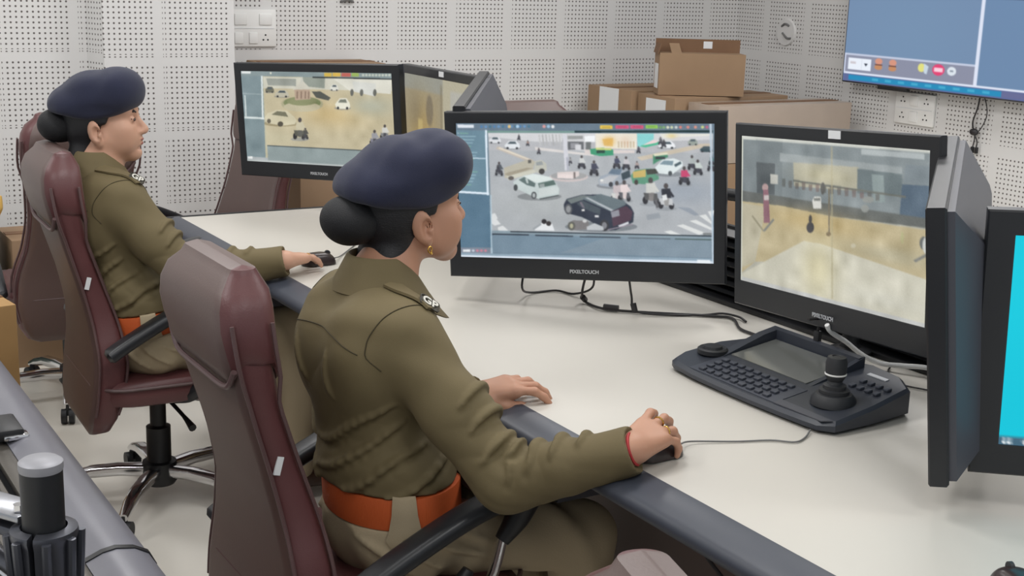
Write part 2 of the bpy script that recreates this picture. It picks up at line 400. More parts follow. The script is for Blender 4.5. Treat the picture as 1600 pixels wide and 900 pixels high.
def rider(c, x, y, s, body=(120, 120, 130), bike=(56, 56, 62), leg=(66, 66, 76)):
    c.ell(x, y+s*0.95, s*0.62, s*0.13, (138, 143, 148), 0.6)
    c.ell(x-s*0.3, y+s*0.72, s*0.15, s*0.24, (44, 44, 48)); c.ell(x+s*0.3, y+s*0.78, s*0.15, s*0.22, (44, 44, 48))
    c.poly([(x-s*0.4, y+s*0.3), (x+s*0.35, y+s*0.35), (x+s*0.4, y+s*0.75), (x-s*0.3, y+s*0.7)], bike)
    c.poly([(x-s*0.12, y+s*0.2), (x+s*0.2, y+s*0.2), (x+s*0.12, y+s*0.8), (x-s*0.1, y+s*0.75)], leg)
    c.poly([(x-s*0.26, y-s*0.25), (x+s*0.24, y-s*0.28), (x+s*0.3, y+s*0.3), (x-s*0.25, y+s*0.3)], body)
    c.line(x+s*0.2, y-s*0.1, x+s*0.42, y+s*0.25, s*0.13, body); c.ell(x, y-s*0.42, s*0.13, s*0.17, (74, 68, 68))
def saloon(c, x, y, w, h, col, glass=(70, 84, 92)):
    """far car seen from above and in front, box x..x+w, y..y+h"""
    c.ell(x+w*0.5, y+h*0.9, w*0.55, h*0.16, (120, 124, 128), 0.6)
    c.poly([(x, y+h*0.55), (x+w*0.1, y+h*0.35), (x+w*0.3, y), (x+w*0.75, y), (x+w*0.95, y+h*0.4), (x+w, y+h*0.75), (x+w*0.9, y+h*0.95), (x+w*0.12, y+h*0.95)], col)
    c.poly([(x+w*0.2, y+h*0.38), (x+w*0.34, y+h*0.1), (x+w*0.7, y+h*0.1), (x+w*0.78, y+h*0.4)], glass)
    c.ell(x+w*0.2, y+h*0.88, w*0.08, h*0.13, (40, 42, 46)); c.ell(x+w*0.8, y+h*0.9, w*0.08, h*0.13, (40, 42, 46))

# --- junction seen on the main screen (coordinates measured on the photograph, three to a pixel)
def junction_picture():
    c = Pic(480, 264, (96, 118, 134), 1200, 660); c.tf = quad_map((92, 83), (1318, 93), (1303, 770), (120, 737), 1200, 660)
    road = [(252, 132), (1308, 142), (1300, 634), (270, 608)]
    c.poly(road, (174, 178, 182))
    c.poly([(252, 132), (1308, 142), (1308, 235), (900, 225), (255, 215)], (186, 186, 190), 0.8)
    c.poly([(252, 132), (1308, 142), (1308, 170), (960, 180), (480, 175), (252, 150)], (214, 214, 216))
    c.soft(520, 480, 260, 110, (176, 180, 178), 0.5); c.soft(1180, 420, 180, 70, (138, 150, 166), 0.55); c.soft(760, 560, 300, 50, (150, 154, 158), 0.5)
    # kerbs, distant walls, shop fronts
    c.poly([(300, 195), (470, 262), (470, 280), (290, 208)], (196, 184, 170)); c.poly([(310, 200), (450, 256), (448, 262), (300, 206)], (228, 216, 196))
    c.poly([(960, 252), (1250, 190), (1300, 188), (1300, 200), (980, 268)], (204, 190, 168)); c.poly([(480, 200), (760, 236), (760, 246), (480, 214)], (222, 216, 212))
    for i in range(9): c.line(500+i*16, 140, 506+i*16, 195, 7, (170+rng.integers(-30, 30),)*3)
    c.poly([(600, 138), (716, 140), (716, 222), (640, 210)], (206, 206, 208)); c.rect(636, 148, 708, 164, (150, 152, 150)); c.rect(636, 176, 712, 214, (98, 100, 104)); c.rect(650, 182, 690, 208, (150, 150, 156)); c.rect(672, 190, 700, 214, (216, 216, 220))
    c.poly([(716, 150), (766, 148), (764, 178), (718, 178)], (246, 248, 250)); c.rect(722, 178, 746, 214, (108, 112, 112)); c.poly([(716, 214), (950, 218), (950, 232), (716, 236)], (222, 210, 206))
    c.poly([(768, 138), (960, 140), (960, 214), (768, 208)], (240, 232, 214)); c.soft(830, 175, 28, 22, (240, 180, 70), 0.9); c.poly([(800, 165), (850, 160), (850, 200), (808, 196)], (232, 178, 80), 0.8); c.soft(905, 170, 28, 20, (236, 214, 190), 0.9)
    for i in range(6): c.rect(872+i*14, 176, 880+i*14, 206, (180+10*i % 40, 160, 120), 0.6)
    c.poly([(962, 140), (1040, 140), (1036, 196), (964, 204)], (130, 214, 214)); c.poly([(975, 200), (1030, 172), (1066, 178), (1066, 190), (1000, 206)], (66, 186, 140)); c.poly([(985, 196), (1034, 170), (1062, 176), (1050, 184)], (244, 214, 214))
    c.poly([(1066, 140), (1300, 142), (1300, 152), (1080, 160)], (232, 230, 220)); c.soft(1120, 152, 24, 12, (234, 206, 120), 0.7)
    # traffic furthest off
    saloon(c, 256, 150, 60, 32, (224, 226, 230)); saloon(c, 332, 170, 76, 40, (228, 232, 236)); saloon(c, 1058, 176, 80, 36, (240, 242, 246)); saloon(c, 1194, 166, 46, 30, (150, 160, 150)); saloon(c, 1248, 202, 58, 28, (52, 72, 78))
    c.poly([(742, 212), (800, 205), (850, 215), (852, 242), (790, 246), (745, 236)], (58, 156, 112)); c.poly([(768, 206), (840, 208), (842, 218), (770, 216)], (206, 214, 120)); c.rect(772, 218, 812, 232, (40, 70, 60))
    for x, y, s, b in ((498, 216, 20, (92, 86, 92)), (402, 150, 18, (70, 70, 76)), (445, 178, 18, (150, 120, 110)), (968, 212, 22, (76, 74, 84)), (1070, 170, 24, (90, 90, 96)), (1085, 182, 24, (60, 60, 66)), (634, 268, 24, (96, 86, 110)), (648, 262, 20, (150, 150, 150))): rider(c, x, y, s, b)
    # traffic island with its white pillar
    c.ell(640, 345, 92, 24, (206, 192, 190)); c.ell(640, 340, 86, 19, (160, 160, 160)); c.poly([(586, 322), (690, 318), (690, 340), (664, 352), (586, 350)], (222, 208, 204)); c.poly([(586, 330), (660, 334), (660, 354), (586, 350)], (236, 220, 216)); c.rect(663, 322, 672, 352, (120, 110, 108))
    c.poly([(612, 140), (632, 140), (642, 312), (622, 314)], (214, 214, 222)); c.poly([(628, 250), (640, 250), (642, 312), (632, 312)], (176, 178, 190))
    # flat bed lorry
    c.poly([(330, 300), (440, 262), (480, 268), (470, 310), (390, 345), (332, 350)], (186, 180, 160)); c.poly([(345, 340), (486, 306), (488, 322), (350, 360)], (206, 204, 186)); c.poly([(330, 330), (350, 322), (440, 300), (470, 302), (352, 340)], (160, 150, 128))
    c.poly([(478, 270), (508, 262), (534, 280), (536, 312), (500, 328), (478, 318)], (192, 192, 178)); c.poly([(484, 274), (512, 268), (520, 286), (486, 290)], (150, 156, 156)); c.ell(512, 318, 14, 14, (58, 56, 54)); c.ell(364, 350, 14, 10, (92, 86, 80)); c.rect(446, 262, 462, 278, (92, 90, 84))
    for x, y, s, b in ((306, 296, 44, (78, 84, 92)), (300, 300, 24, (60, 60, 66))): rider(c, x, y, s, b)
    # white estate car
    c.ell(500, 440, 106, 20, (120, 124, 126), 0.8)
    c.poly([(374, 368), (392, 356), (430, 336), (480, 330), (548, 344), (578, 372), (596, 402), (592, 434), (500, 454), (470, 440), (384, 398)], (196, 208, 206))
    c.poly([(420, 342), (470, 329), (552, 346), (566, 358), (490, 372)], (222, 232, 228)); c.poly([(400, 358), (428, 344), (482, 376), (478, 394), (440, 384)], (88, 106, 104)); c.poly([(432, 352), (444, 350), (448, 376), (440, 376)], (188, 200, 196))
    c.poly([(494, 376), (568, 360), (580, 382), (500, 398)], (82, 104, 98)); c.poly([(500, 380), (524, 376), (526, 394), (502, 396)], (150, 160, 158)); c.poly([(496, 404), (590, 392), (592, 420), (500, 440)], (206, 214, 212)); c.line(500, 452, 592, 434, 5, (60, 66, 68))
    c.ell(386, 396, 10, 16, (64, 68, 70)); c.ell(474, 434, 13, 18, (70, 74, 76)); c.ell(474, 434, 7, 11, (176, 182, 182))
    # grey saloon, auto rickshaws, white saloon
    c.ell(850, 388, 80, 16, (120, 124, 130), 0.8)
    c.poly([(780, 360), (790, 342), (826, 330), (846, 302), (900, 296), (930, 316), (932, 350), (880, 376), (840, 396), (784, 386)], (156, 166, 178)); c.poly([(826, 330), (846, 304), (898, 300), (880, 336)], (98, 118, 138)); c.poly([(886, 330), (926, 312), (930, 346), (892, 362)], (52, 66, 74)); c.poly([(784, 362), (830, 340), (876, 340), (838, 378), (788, 378)], (186, 188, 192)); c.ell(796, 362, 8, 6, (236, 236, 230)); c.ell(838, 382, 10, 12, (56, 58, 64))
    c.poly([(930, 340), (950, 314), (1010, 306), (1058, 310), (1060, 358), (1000, 382), (940, 378)], (88, 150, 120)); c.poly([(940, 322), (1000, 310), (1000, 346), (942, 352)], (206, 178, 96)); c.poly([(1000, 310), (1062, 306), (1060, 330), (1006, 336)], (64, 66, 60)); c.ell(956, 372, 9, 13, (70, 64, 60)); c.ell(1022, 376, 9, 11, (60, 62, 60))
    c.poly([(1034, 240), (1100, 232), (1104, 252), (1060, 270), (1034, 288)], (70, 140, 106)); c.poly([(1036, 236), (1100, 230), (1104, 240), (1040, 248)], (230, 226, 196)); c.rect(1046, 250, 1090, 262, (54, 60, 62))
    c.ell(1110, 334, 66, 12, (124, 130, 136), 0.8)
    c.poly([(1042, 302), (1060, 284), (1080, 264), (1130, 258), (1168, 274), (1170, 296), (1120, 336), (1060, 330)], (226, 236, 236)); c.poly([(1064, 286), (1084, 268), (1128, 270), (1124, 292)], (122, 146, 158)); c.poly([(1130, 288), (1160, 272), (1164, 284), (1136, 300)], (70, 88, 96)); c.ell(1112, 330, 9, 12, (70, 76, 80))
    # two wheelers
    for x, y, s, b in ((702, 266, 42, (206, 208, 206)), (760, 294, 48, (64, 66, 84)), (866, 268, 40, (66, 70, 92)), (910, 272, 42, (196, 192, 196)), (960, 284, 24, (170, 150, 146)), (1212, 270, 46, (170, 178, 176)), (1238, 292, 48, (206, 216, 210)), (1298, 282, 40, (66, 116, 110)), (1176, 330, 58, (206, 60, 104)), (1300, 262, 30, (60, 100, 100))): rider(c, x, y, s, b)
    rider(c, 866, 404, 66, (196, 182, 184), (210, 210, 206), (206, 196, 196)); rider(c, 900, 400, 66, (232, 214, 212), (90, 90, 96), (222, 206, 204))
    rider(c, 1022, 398, 84, (206, 206, 200), (84, 84, 84), (126, 122, 120)); rider(c, 1092, 424, 80, (44, 46, 54), (196, 198, 200), (150, 148, 146)); c.line(1044, 456, 1052, 496, 12, (92, 92, 96)); c.poly([(1072, 436), (1094, 430), (1098, 456), (1078, 462)], (226, 228, 228))
    # black estate in front
    c.ell(790, 588, 170, 26, (112, 118, 124), 0.85)
    c.poly([(616, 478), (630, 452), (700, 432), (790, 430), (890, 460), (930, 490), (944, 520), (940, 566), (860, 604), (806, 606), (740, 560), (700, 540), (640, 524), (618, 506)], (42, 48, 62))
    c.poly([(630, 456), (700, 434), (760, 438), (690, 462), (650, 476)], (108, 118, 118)); c.poly([(700, 450), (790, 428), (900, 462), (908, 480), (838, 514)], (96, 110, 116)); c.poly([(716, 446), (730, 444), (850, 506), (838, 512)], (176, 182, 188))
    c.poly([(676, 474), (704, 460), (790, 500), (786, 530), (700, 494)], (66, 76, 84)); c.poly([(690, 468), (700, 466), (716, 498), (704, 494)], (112, 104, 116)); c.poly([(838, 514), (908, 486), (938, 514), (930, 556), (846, 588)], (74, 52, 66)); c.poly([(836, 516), (874, 504), (878, 534), (842, 544)], (140, 140, 150)); c.poly([(870, 582), (918, 562), (920, 574), (876, 592)], (214, 214, 220)); c.line(808, 606, 938, 576, 5, (150, 138, 150))
    c.ell(638, 502, 18, 26, (84, 86, 90)); c.ell(638, 502, 11, 17, (142, 144, 146)); c.ell(806, 582, 22, 28, (50, 50, 54)); c.ell(806, 582, 12, 17, (122, 122, 128)); c.rect(700, 502, 714, 512, (232, 230, 226)); c.rect(762, 532, 780, 542, (226, 226, 226))
    # foreground motorcycles, crossings, tyre marks
    c.poly([(470, 596), (510, 570), (560, 572), (572, 608), (480, 606)], (232, 234, 236)); c.ell(522, 562, 12, 12, (40, 36, 38)); c.ell(544, 572, 12, 12, (52, 46, 46)); c.line(470, 600, 508, 574, 9, (150, 156, 160))
    c.poly([(636, 570), (660, 556), (730, 560), (740, 600), (650, 606)], (120, 116, 116)); c.ell(652, 584, 18, 22, (92, 92, 86)); c.ell(652, 584, 8, 12, (176, 172, 140)); c.poly([(724, 588), (760, 570), (800, 588), (804, 606), (724, 604)], (190, 194, 198)); c.ell(714, 560, 10, 8, (206, 206, 206))
    for a, b in (((262, 528), (300, 548)), ((268, 556), (314, 574)), ((300, 590), (350, 606))): c.poly([(a[0], a[1]), (a[0]+24, a[1]-8), (b[0], b[1]), (b[0]-30, b[1]+8), (a[0], a[1]+14)], (222, 224, 224))
    for x, y in ((1080, 612), (1138, 582), (1196, 560), (1240, 534), (1280, 514)): c.poly([(x, y), (x+30, y-6), (min(x+128, 1300), y+36), (min(x+100, 1300), y+46)], (224, 226, 224))
    c.poly([(1000, 530), (1060, 520), (1066, 545), (1004, 556)], (140, 148, 156), 0.7); c.poly([(1140, 492), (1200, 496), (1240, 530), (1220, 534)], (132, 142, 156), 0.7)
    c.rect(1256, 618, 1296, 630, (120, 124, 124))
    # window furniture
    c.poly([(92, 83), (1318, 93), (1318, 126), (92, 117)], (96, 116, 134)); c.poly([(670, 124), (1308, 126), (1308, 136), (670, 133)], (20, 44, 46)); c.poly([(240, 122), (670, 126), (670, 134), (244, 130)], (112, 150, 140))
    c.poly([(100, 91), (182, 92), (182, 107), (102, 106)], (226, 232, 240))
    for i in range(12): c.ell(220+i*21, 102, 7, 7, ((70, 120, 170), (90, 140, 190), (60, 110, 140))[i % 3]); 
    c.ell(356, 102, 8, 8, (230, 190, 120)); c.ell(396, 102, 8, 8, (170, 206, 236)); c.ell(524, 103, 8, 8, (220, 150, 150)); c.ell(545, 103, 8, 8, (150, 190, 220)); c.ell(566, 104, 8, 8, (230, 232, 234))
    for x0, x1, col in ((790, 848, (238, 196, 66)), (862, 924, (222, 74, 116)), (931, 992, (222, 74, 116)), (1002, 1058, (140, 206, 76))):
        c.poly([(x0, 99), (x1, 100), (x1, 117), (x0, 116)], col); c.line(x0+10, 108, x1-10, 108.5, 4, tuple(int(v*0.75) for v in col))
    for i, x in enumerate((1070, 1086, 1104, 1122, 1142, 1162, 1196, 1230, 1262, 1282, 1298)): c.ell(x, 111, 7, 7, ((100, 150, 90), (120, 170, 110), (220, 222, 190), (200, 210, 170), (200, 206, 200), (222, 120, 110), (222, 130, 120), (222, 140, 120), (200, 210, 130), (190, 90, 120), (120, 150, 190))[i])
    c.poly([(92, 118), (240, 120), (258, 430), (104, 420)], (98, 132, 150)); c.poly([(100, 422), (258, 432), (270, 690), (112, 690)], (78, 112, 136)); c.poly([(106, 690), (270, 692), (272, 720), (110, 718)], (120, 130, 146))
    for i in range(17):
        y = 132+i*15.5; c.line(112+i*0.6, y, 112+i*0.6+30+(i*37 % 45)+12, y+1, 5, (150, 186, 200) if i % 4 else (120, 176, 150), 0.75); c.ell(104+i*0.6, y, 3, 3, (190, 210, 216), 0.8)
    c.poly([(237, 118), (246, 118), (256, 432), (246, 432)], (226, 240, 252)); c.poly([(104, 410), (256, 420), (258, 430), (104, 420)], (226, 240, 252)); c.poly([(100, 248), (240, 252), (240, 257), (100, 253)], (206, 226, 240)); c.poly([(262, 432), (268, 432), (274, 720), (266, 720)], (176, 200, 214))
    c.poly([(270, 606), (1302, 630), (1302, 652), (270, 622)], (128, 148, 160)); c.poly([(270, 622), (1302, 652), (1300, 742), (274, 716)], (110, 134, 152)); c.poly([(600, 716), (820, 640), (1302, 652), (1300, 742)], (124, 142, 156), 0.8)
    c.line(360, 612, 1300, 634, 5, (30, 36, 44)); c.line(272, 624, 450, 628, 7, (36, 44, 56)); c.line(480, 630, 660, 635, 6, (40, 48, 60)); c.line(690, 637, 880, 641, 6, (52, 62, 74)); c.line(915, 642, 1110, 647, 5, (84, 96, 106)); c.line(1130, 648, 1296, 652, 5, (60, 80, 76))
    c.poly([(112, 716), (1300, 744), (1302, 758), (114, 728)], (136, 160, 178)); c.poly([(114, 727), (1302, 757), (1303, 770), (116, 738)], (214, 226, 238)); c.poly([(1294, 96), (1304, 96), (1302, 768), (1295, 768)], (190, 206, 220)); c.rect(130, 700, 166, 712, (232, 236, 240)); c.poly([(1228, 750), (1286, 752), (1286, 768), (1228, 766)], (236, 242, 246))
    for i in range(4): c.ell(180+i*20, 706, 7, 6, (206, 120, 140) if i else (190, 200, 214))
    c.mottle(3, 20); c.haze(0.08, (206, 214, 220), 0.10); c.blur(2); c.noise(2.0); return c.img()

def road_picture():
    """hazy street on the centre screen (2.25 to a pixel)"""
    c = Pic(300, 196, (180, 178, 160), 1200, 780); c.tf = quad_map((140, 103), (772, 165), (755, 797), (143, 625), 1200, 780)
    c.poly([(140, 103), (772, 165), (770, 440), (470, 400), (143, 340)], (122, 136, 142))
    c.poly([(140, 120), (300, 130), (300, 330), (140, 325)], (110, 124, 130)); c.poly([(200, 200), (272, 208), (272, 320), (204, 312)], (76, 86, 92)); c.poly([(255, 245), (284, 248), (284, 282), (256, 279)], (190, 190, 180))
    c.poly([(290, 170), (690, 225), (690, 250), (290, 200)], (146, 158, 162)); c.poly([(340, 205), (560, 225), (556, 310), (344, 290)], (178, 174, 148)); c.soft(450, 255, 90, 46, (196, 186, 140), 0.7); c.poly([(556, 230), (690, 250), (690, 330), (556, 316)], (96, 114, 120)); c.poly([(600, 250), (636, 254), (640, 350), (606, 348)], (130, 150, 152))
    c.poly([(690, 285), (768, 290), (765, 416), (682, 402)], (70, 96, 122)); c.poly([(700, 215), (770, 222), (768, 286), (694, 280)], (116, 132, 142)); c.poly([(140, 300), (760, 405), (768, 440), (480, 400), (143, 338)], (90, 96, 94)); c.line(340, 270, 700, 330, 7, (104, 108, 100))
    for i in range(14): c.rect(300+i*24, 262+i*4+(i*13 % 9), 312+i*24, 292+i*4, (78+i*7 % 40, 82, 78), 0.6)
    # yellow lit roadway and pale apron
    c.poly([(143, 338), (300, 360), (480, 402), (765, 446), (757, 640), (440, 560), (200, 560), (143, 600)], (196, 176, 124)); c.poly([(143, 345), (240, 362), (200, 560), (143, 580)], (188, 184, 160), 0.7)
    c.soft(420, 420, 150, 70, (206, 170, 92), 0.7); c.soft(660, 540, 130, 60, (180, 174, 140), 0.6)
    c.poly([(143, 625), (150, 600), (380, 488), (440, 500), (757, 622), (755, 797)], (206, 202, 178)); c.soft(430, 590, 60, 130, (226, 212, 150), 0.7); c.soft(640, 700, 120, 60, (208, 206, 188), 0.6)
    c.poly([(470, 150), (476, 150), (480, 700), (474, 700)], (178, 166, 120), 0.55)
    c.line(465, 300, 466, 470, 5, (120, 108, 84)); c.ell(464, 464, 8, 8, (126, 106, 70))
    c.ell(236, 292, 12, 14, (190, 150, 150)); c.poly([(228, 300), (248, 300), (256, 420), (232, 420)], (150, 92, 108)); c.rect(232, 320, 250, 338, (206, 190, 190)); c.line(186, 392, 232, 450, 6, (150, 142, 110)); c.line(232, 450, 270, 408, 8, (126, 128, 120))
    c.poly([(408, 344), (416, 328), (438, 330), (440, 372), (412, 372)], (222, 222, 214)); c.rect(414, 334, 436, 344, (120, 124, 120)); c.ell(444, 300, 8, 22, (80, 80, 76)); c.ell(402, 440, 13, 20, (64, 62, 66)); c.ell(402, 410, 6, 16, (74, 70, 66)); c.ell(590, 340, 18, 12, (140, 146, 142)); c.ell(580, 372, 12, 14, (140, 146, 142))
    c.ell(690, 474, 5, 22, (190, 184, 120)); c.line(724, 558, 762, 530, 10, (120, 122, 116)); c.ell(750, 492, 12, 24, (92, 98, 98)); c.ell(756, 500, 10, 30, (196, 200, 196)); c.ell(544, 506, 8, 8, (206, 196, 160))
    c.poly([(140, 103), (772, 165), (772, 176), (140, 116)], (206, 210, 200)); c.poly([(568, 160), (752, 178), (752, 198), (568, 180)], (170, 182, 186)); c.poly([(143, 610), (757, 782), (755, 797), (143, 625)], (190, 192, 190))
    c.mottle(9, 14); c.haze(0.28, (196, 194, 182), 0.14); c.poly([(140, 110), (146, 110), (148, 620), (143, 622)], (206, 208, 196)); c.blur(1); c.noise(2.0); return c.img()

def roundabout_picture():
    """washed out roundabout on the far left screen (three to a pixel)"""
    c = Pic(320, 178, (190, 184, 150), 1200, 670); c.tf = quad_map((97, 140), (832, 150), (866, 618), (145, 590), 1200, 670)
    c.poly([(215, 170), (835, 178), (860, 530), (245, 512)], (200, 186, 146)); c.soft(560, 350, 160, 70, (214, 180, 110), 0.75); c.soft(740, 310, 110, 50, (170, 178, 160), 0.7); c.soft(300, 470, 120, 40, (206, 198, 160), 0.6)
    c.poly([(215, 170), (835, 178), (836, 236), (216, 225)], (206, 204, 184)); c.poly([(230, 178), (380, 180), (380, 215), (240, 212)], (150, 156, 146)); c.poly([(410, 165), (520, 168), (520, 225), (420, 215)], (142, 152, 140)); c.poly([(560, 178), (830, 182), (830, 250), (640, 236)], (222, 220, 204)); c.poly([(650, 190), (760, 200), (756, 262), (660, 240)], (212, 214, 206))
    for x in (650, 695, 756): c.ell(x, 244, 8, 17, (96, 98, 92))
    c.ell(412, 302, 104, 38, (176, 170, 128)); c.ell(412, 296, 92, 30, (124, 136, 84)); c.ell(412, 316, 90, 24, (196, 186, 148)); c.ell(410, 288, 74, 22, (136, 142, 92)); c.poly([(372, 230), (448, 228), (454, 278), (378, 284)], (186, 156, 130)); c.poly([(364, 232), (410, 186), (456, 230)], (206, 202, 184)); c.rect(402, 168, 412, 200, (196, 196, 182))
    for x in (384, 404, 424, 440): c.rect(x, 240, x+7, 276, (140, 112, 92))
    saloon(c, 572, 272, 72, 54, (230, 228, 206), (112, 118, 104)); saloon(c, 546, 206, 40, 30, (222, 222, 210)); saloon(c, 226, 218, 46, 30, (104, 104, 86)); saloon(c, 276, 234, 70, 36, (196, 190, 166)); c.poly([(458, 240), (500, 240), (550, 270), (540, 284), (480, 270)], (76, 80, 72))
    c.ell(310, 400, 90, 14, (150, 134, 92), 0.8); c.poly([(228, 372), (240, 350), (290, 332), (340, 336), (376, 366), (388, 384), (380, 402), (320, 410), (240, 398)], (214, 204, 166)); c.poly([(262, 356), (290, 338), (332, 342), (346, 366)], (116, 114, 88)); c.ell(308, 402, 14, 13, (80, 74, 60)); c.ell(250, 388, 10, 11, (96, 88, 70))
    rider(c, 404, 410, 70, (206, 196, 160), (92, 92, 80), (92, 92, 86)); rider(c, 432, 440, 36, (74, 74, 70), (66, 66, 62)); rider(c, 760, 452, 48, (150, 150, 160), (120, 120, 140)); rider(c, 806, 424, 46, (206, 206, 200), (120, 124, 130))
    c.poly([(97, 140), (832, 150), (834, 176), (98, 165)], (126, 146, 150)); c.poly([(460, 168), (834, 176), (834, 182), (460, 174)], (34, 42, 46)); c.poly([(97, 165), (212, 166), (240, 590), (145, 590)], (118, 142, 150))
    for x0, x1, col in ((516, 552, (226, 182, 50)), (556, 594, (226, 176, 46)), (598, 642, (206, 84, 70)), (646, 680, (150, 184, 70))): c.poly([(x0, 149), (x1, 150), (x1, 168), (x0, 167)], col)
    for i in range(9): c.ell(700+i*15, 160, 6, 6, (196, 206, 190))
    c.poly([(203, 165), (211, 165), (222, 372), (214, 372)], (220, 232, 232)); c.poly([(124, 366), (224, 370), (226, 380), (124, 376)], (220, 232, 232)); c.poly([(106, 250), (206, 254), (206, 258), (106, 254)], (150, 170, 176)); c.poly([(120, 260), (126, 260), (136, 366), (128, 366)], (206, 220, 220)); c.rect(102, 143, 150, 154, (226, 232, 232)); c.ell(252, 152, 5, 5, (220, 222, 200))
    c.poly([(245, 508), (862, 530), (866, 618), (252, 594)], (134, 152, 154)); c.line(245, 510, 862, 532, 5, (70, 82, 86)); c.poly([(145, 566), (250, 572), (252, 592), (145, 588)], (170, 178, 182)); c.rect(148, 566, 172, 578, (236, 240, 240)); c.poly([(145, 580), (866, 610), (866, 618), (145, 590)], (180, 190, 190))
    c.mottle(6, 12); c.haze(0.22, (196, 192, 176), 0.10); c.blur(1); c.noise(2.0); return c.img()
def haze_picture():
    c = Pic(120, 80, (156, 146, 122), 120, 80)
    c.rect(0, 0, 120, 12, (150, 150, 140)); c.rect(66, 0, 120, 80, (178, 172, 150)); c.soft(30, 45, 22, 26, (176, 148, 90), 0.8); c.soft(20, 30, 12, 16, (120, 112, 96), 0.5); c.rect(78, 8, 118, 40, (178, 176, 166)); c.rect(24, 34, 32, 70, (196, 176, 120), 0.7); c.rect(62, 5, 65, 80, (130, 122, 100), 0.6); c.ell(44, 26, 6, 12, (108, 100, 88), 0.6)
    c.blur(2); c.noise(2); return c.img()
def desktop_picture():
    c = Pic(160, 100, (22, 198, 220), 160, 100)
    c.soft(20, 20, 60, 40, (30, 208, 228), 0.6); c.rect(0, 95.5, 160, 100, (70, 104, 124)); c.rect(2.2, 96.6, 3.6, 97.7, (232, 240, 244)); c.rect(3.9, 96.6, 5.3, 97.7, (232, 240, 244)); c.rect(2.2, 98, 3.6, 99.1, (232, 240, 244)); c.rect(3.9, 98, 5.3, 99.1, (232, 240, 244))
    for i in range(4): c.ell(11+i*6, 97.8, 1.3, 1.2, (206, 214, 216))
    return c.img()
def viewer_picture():
    c = Pic(120, 72, (104, 128, 146), 120, 72); c.rect(20, 6, 119, 58, (150, 152, 150)); c.soft(70, 40, 30, 12, (180, 170, 140), 0.7); c.rect(20, 6, 119, 20, (120, 134, 140)); c.blur(1); return c.img()
def wall_screen_picture():
    """meeting window: part of the big wall screen (five to a pixel, lower left corner at 220,625)"""
    c = Pic(408, 297, (112, 136, 170), 2040, 1484); ox, oy = 220, 1484-625
    S = lambda x, y: (x-ox, y-(0.095*(x-220))+oy)
    def P(pts, col, al=1): c.poly([S(*p) for p in pts], col, al)
    def q(x0, y0, x1, y1, col): c.poly([(x0-ox, y0+oy), (x1-ox, y0+oy), (x1-ox, y1+oy), (x0-ox, y1+oy)], col)   # upright in the screen
    q(220, -2000, 3400, 620, (114, 140, 174)); q(220, -2000, 1245, 410, (116, 140, 172)); q(1300, -200, 3400, -60, (52, 44, 66)); q(1530, -200, 1640, -70, (56, 110, 60))
    c.soft(500, 1100, 600, 500, (120, 150, 180), 0.5)
    q(225, 415, 1250, 555, (140, 144, 164)); q(225, 405, 1250, 420, (196, 204, 224)); q(225, 550, 3400, 566, (224, 230, 244)); q(222, 405, 236, 560, (206, 212, 232)); q(1240, -1400, 1264, 560, (222, 228, 244)); q(1264, -60, 3400, 550, (110, 138, 172))
    q(258, 440, 450, 530, (234, 240, 250)); q(372, 446, 376, 524, (200, 206, 220)); c.poly([(392-ox, 474+oy), (424-ox, 474+oy), (408-ox, 498+oy)], (60, 66, 80)); q(274, 468, 322, 486, (206, 200, 206))
    for x in (512, 626): c.ell(x-ox, 474-25+oy, 30, 24, (214, 150, 128)); c.ell(x-ox, 494+oy, 32, 20, (196, 140, 100)); c.line(x-30-ox, 475+oy, x+30-ox, 475+oy, 8, (120, 80, 70))
    c.ell(852-ox, 464+oy, 28, 32, (226, 222, 130)); c.poly([(868-ox, 430+oy), (905-ox, 450+oy), (895-ox, 510+oy), (872-ox, 500+oy)], (200, 214, 226))
    c.ell(980-ox, 468+oy, 46, 42, (226, 70, 116)); q(948, 452, 1012, 482, (250, 210, 224)); c.ell(1078-ox, 468+oy, 33, 32, (220, 228, 236)); c.line(1066-ox, 468+oy, 1090-ox, 468+oy, 10, (120, 130, 146))
    q(225, 566, 3400, 625, (96, 106, 150)); q(270, 572, 1440, 612, (40, 140, 186)); q(1440, 572, 3400, 612, (104, 108, 148))
    for i in range(9): q(470+i*105, 582, 520+i*105, 600, (70, 170, 206))
    c.blur(1); return c.img()

PIC_VIEW = viewer_picture()
bz2 = dict(l=0.024, r=0.030, t=0.029, b=0.058)
RA = math.radians
make_monitor('touch_monitor', 'black touch monitor showing a busy road junction with cars, in front of the near person', mon_matrix((0.520, 1.432, 1.052), RA(-45.7), RA(-1.2), RA(3.25)), junction_picture())
make_monitor('touch_monitor', 'black touch monitor showing a hazy yellow street, standing behind the joystick keyboard', mon_matrix((0.668, 0.740, 1.084), RA(-98.3), RA(-1.25), RA(4.6)), road_picture(), bz2, sticker=True, D=0.018, hin=0.075)
make_monitor('touch_monitor', 'black touch monitor seen edge-on with its grey back, right of the joystick keyboard', mon_matrix((0.554, 0.328, 1.050), RA(180+39.5), RA(-6.0), RA(-3.0)), PIC_VIEW, H=0.462)
make_monitor('touch_monitor', 'black monitor with a plain cyan desktop, cut off by the right side of the photo', mon_matrix((0.634, -0.165, 1.046), RA(-45.7), RA(-1.2), RA(2.0)), desktop_picture(), dict(l=0.044, r=0.03, t=0.040, b=0.052), H=0.442)
make_monitor('touch_monitor', 'black touch monitor showing a roundabout, farthest left, beside the leather chair by the wall', mon_matrix((0.466, 2.996, 1.067), RA(-61.1), RA(-1.7), RA(2.9)), roundabout_picture(), H=0.40)
make_monitor('touch_monitor', 'black touch monitor with a brownish picture, right beside the roundabout screen', mon_matrix((0.695, 2.53, 1.066), RA(-97.0), RA(-1.25), RA(1.0)), haze_picture(), bz2, sticker=True)
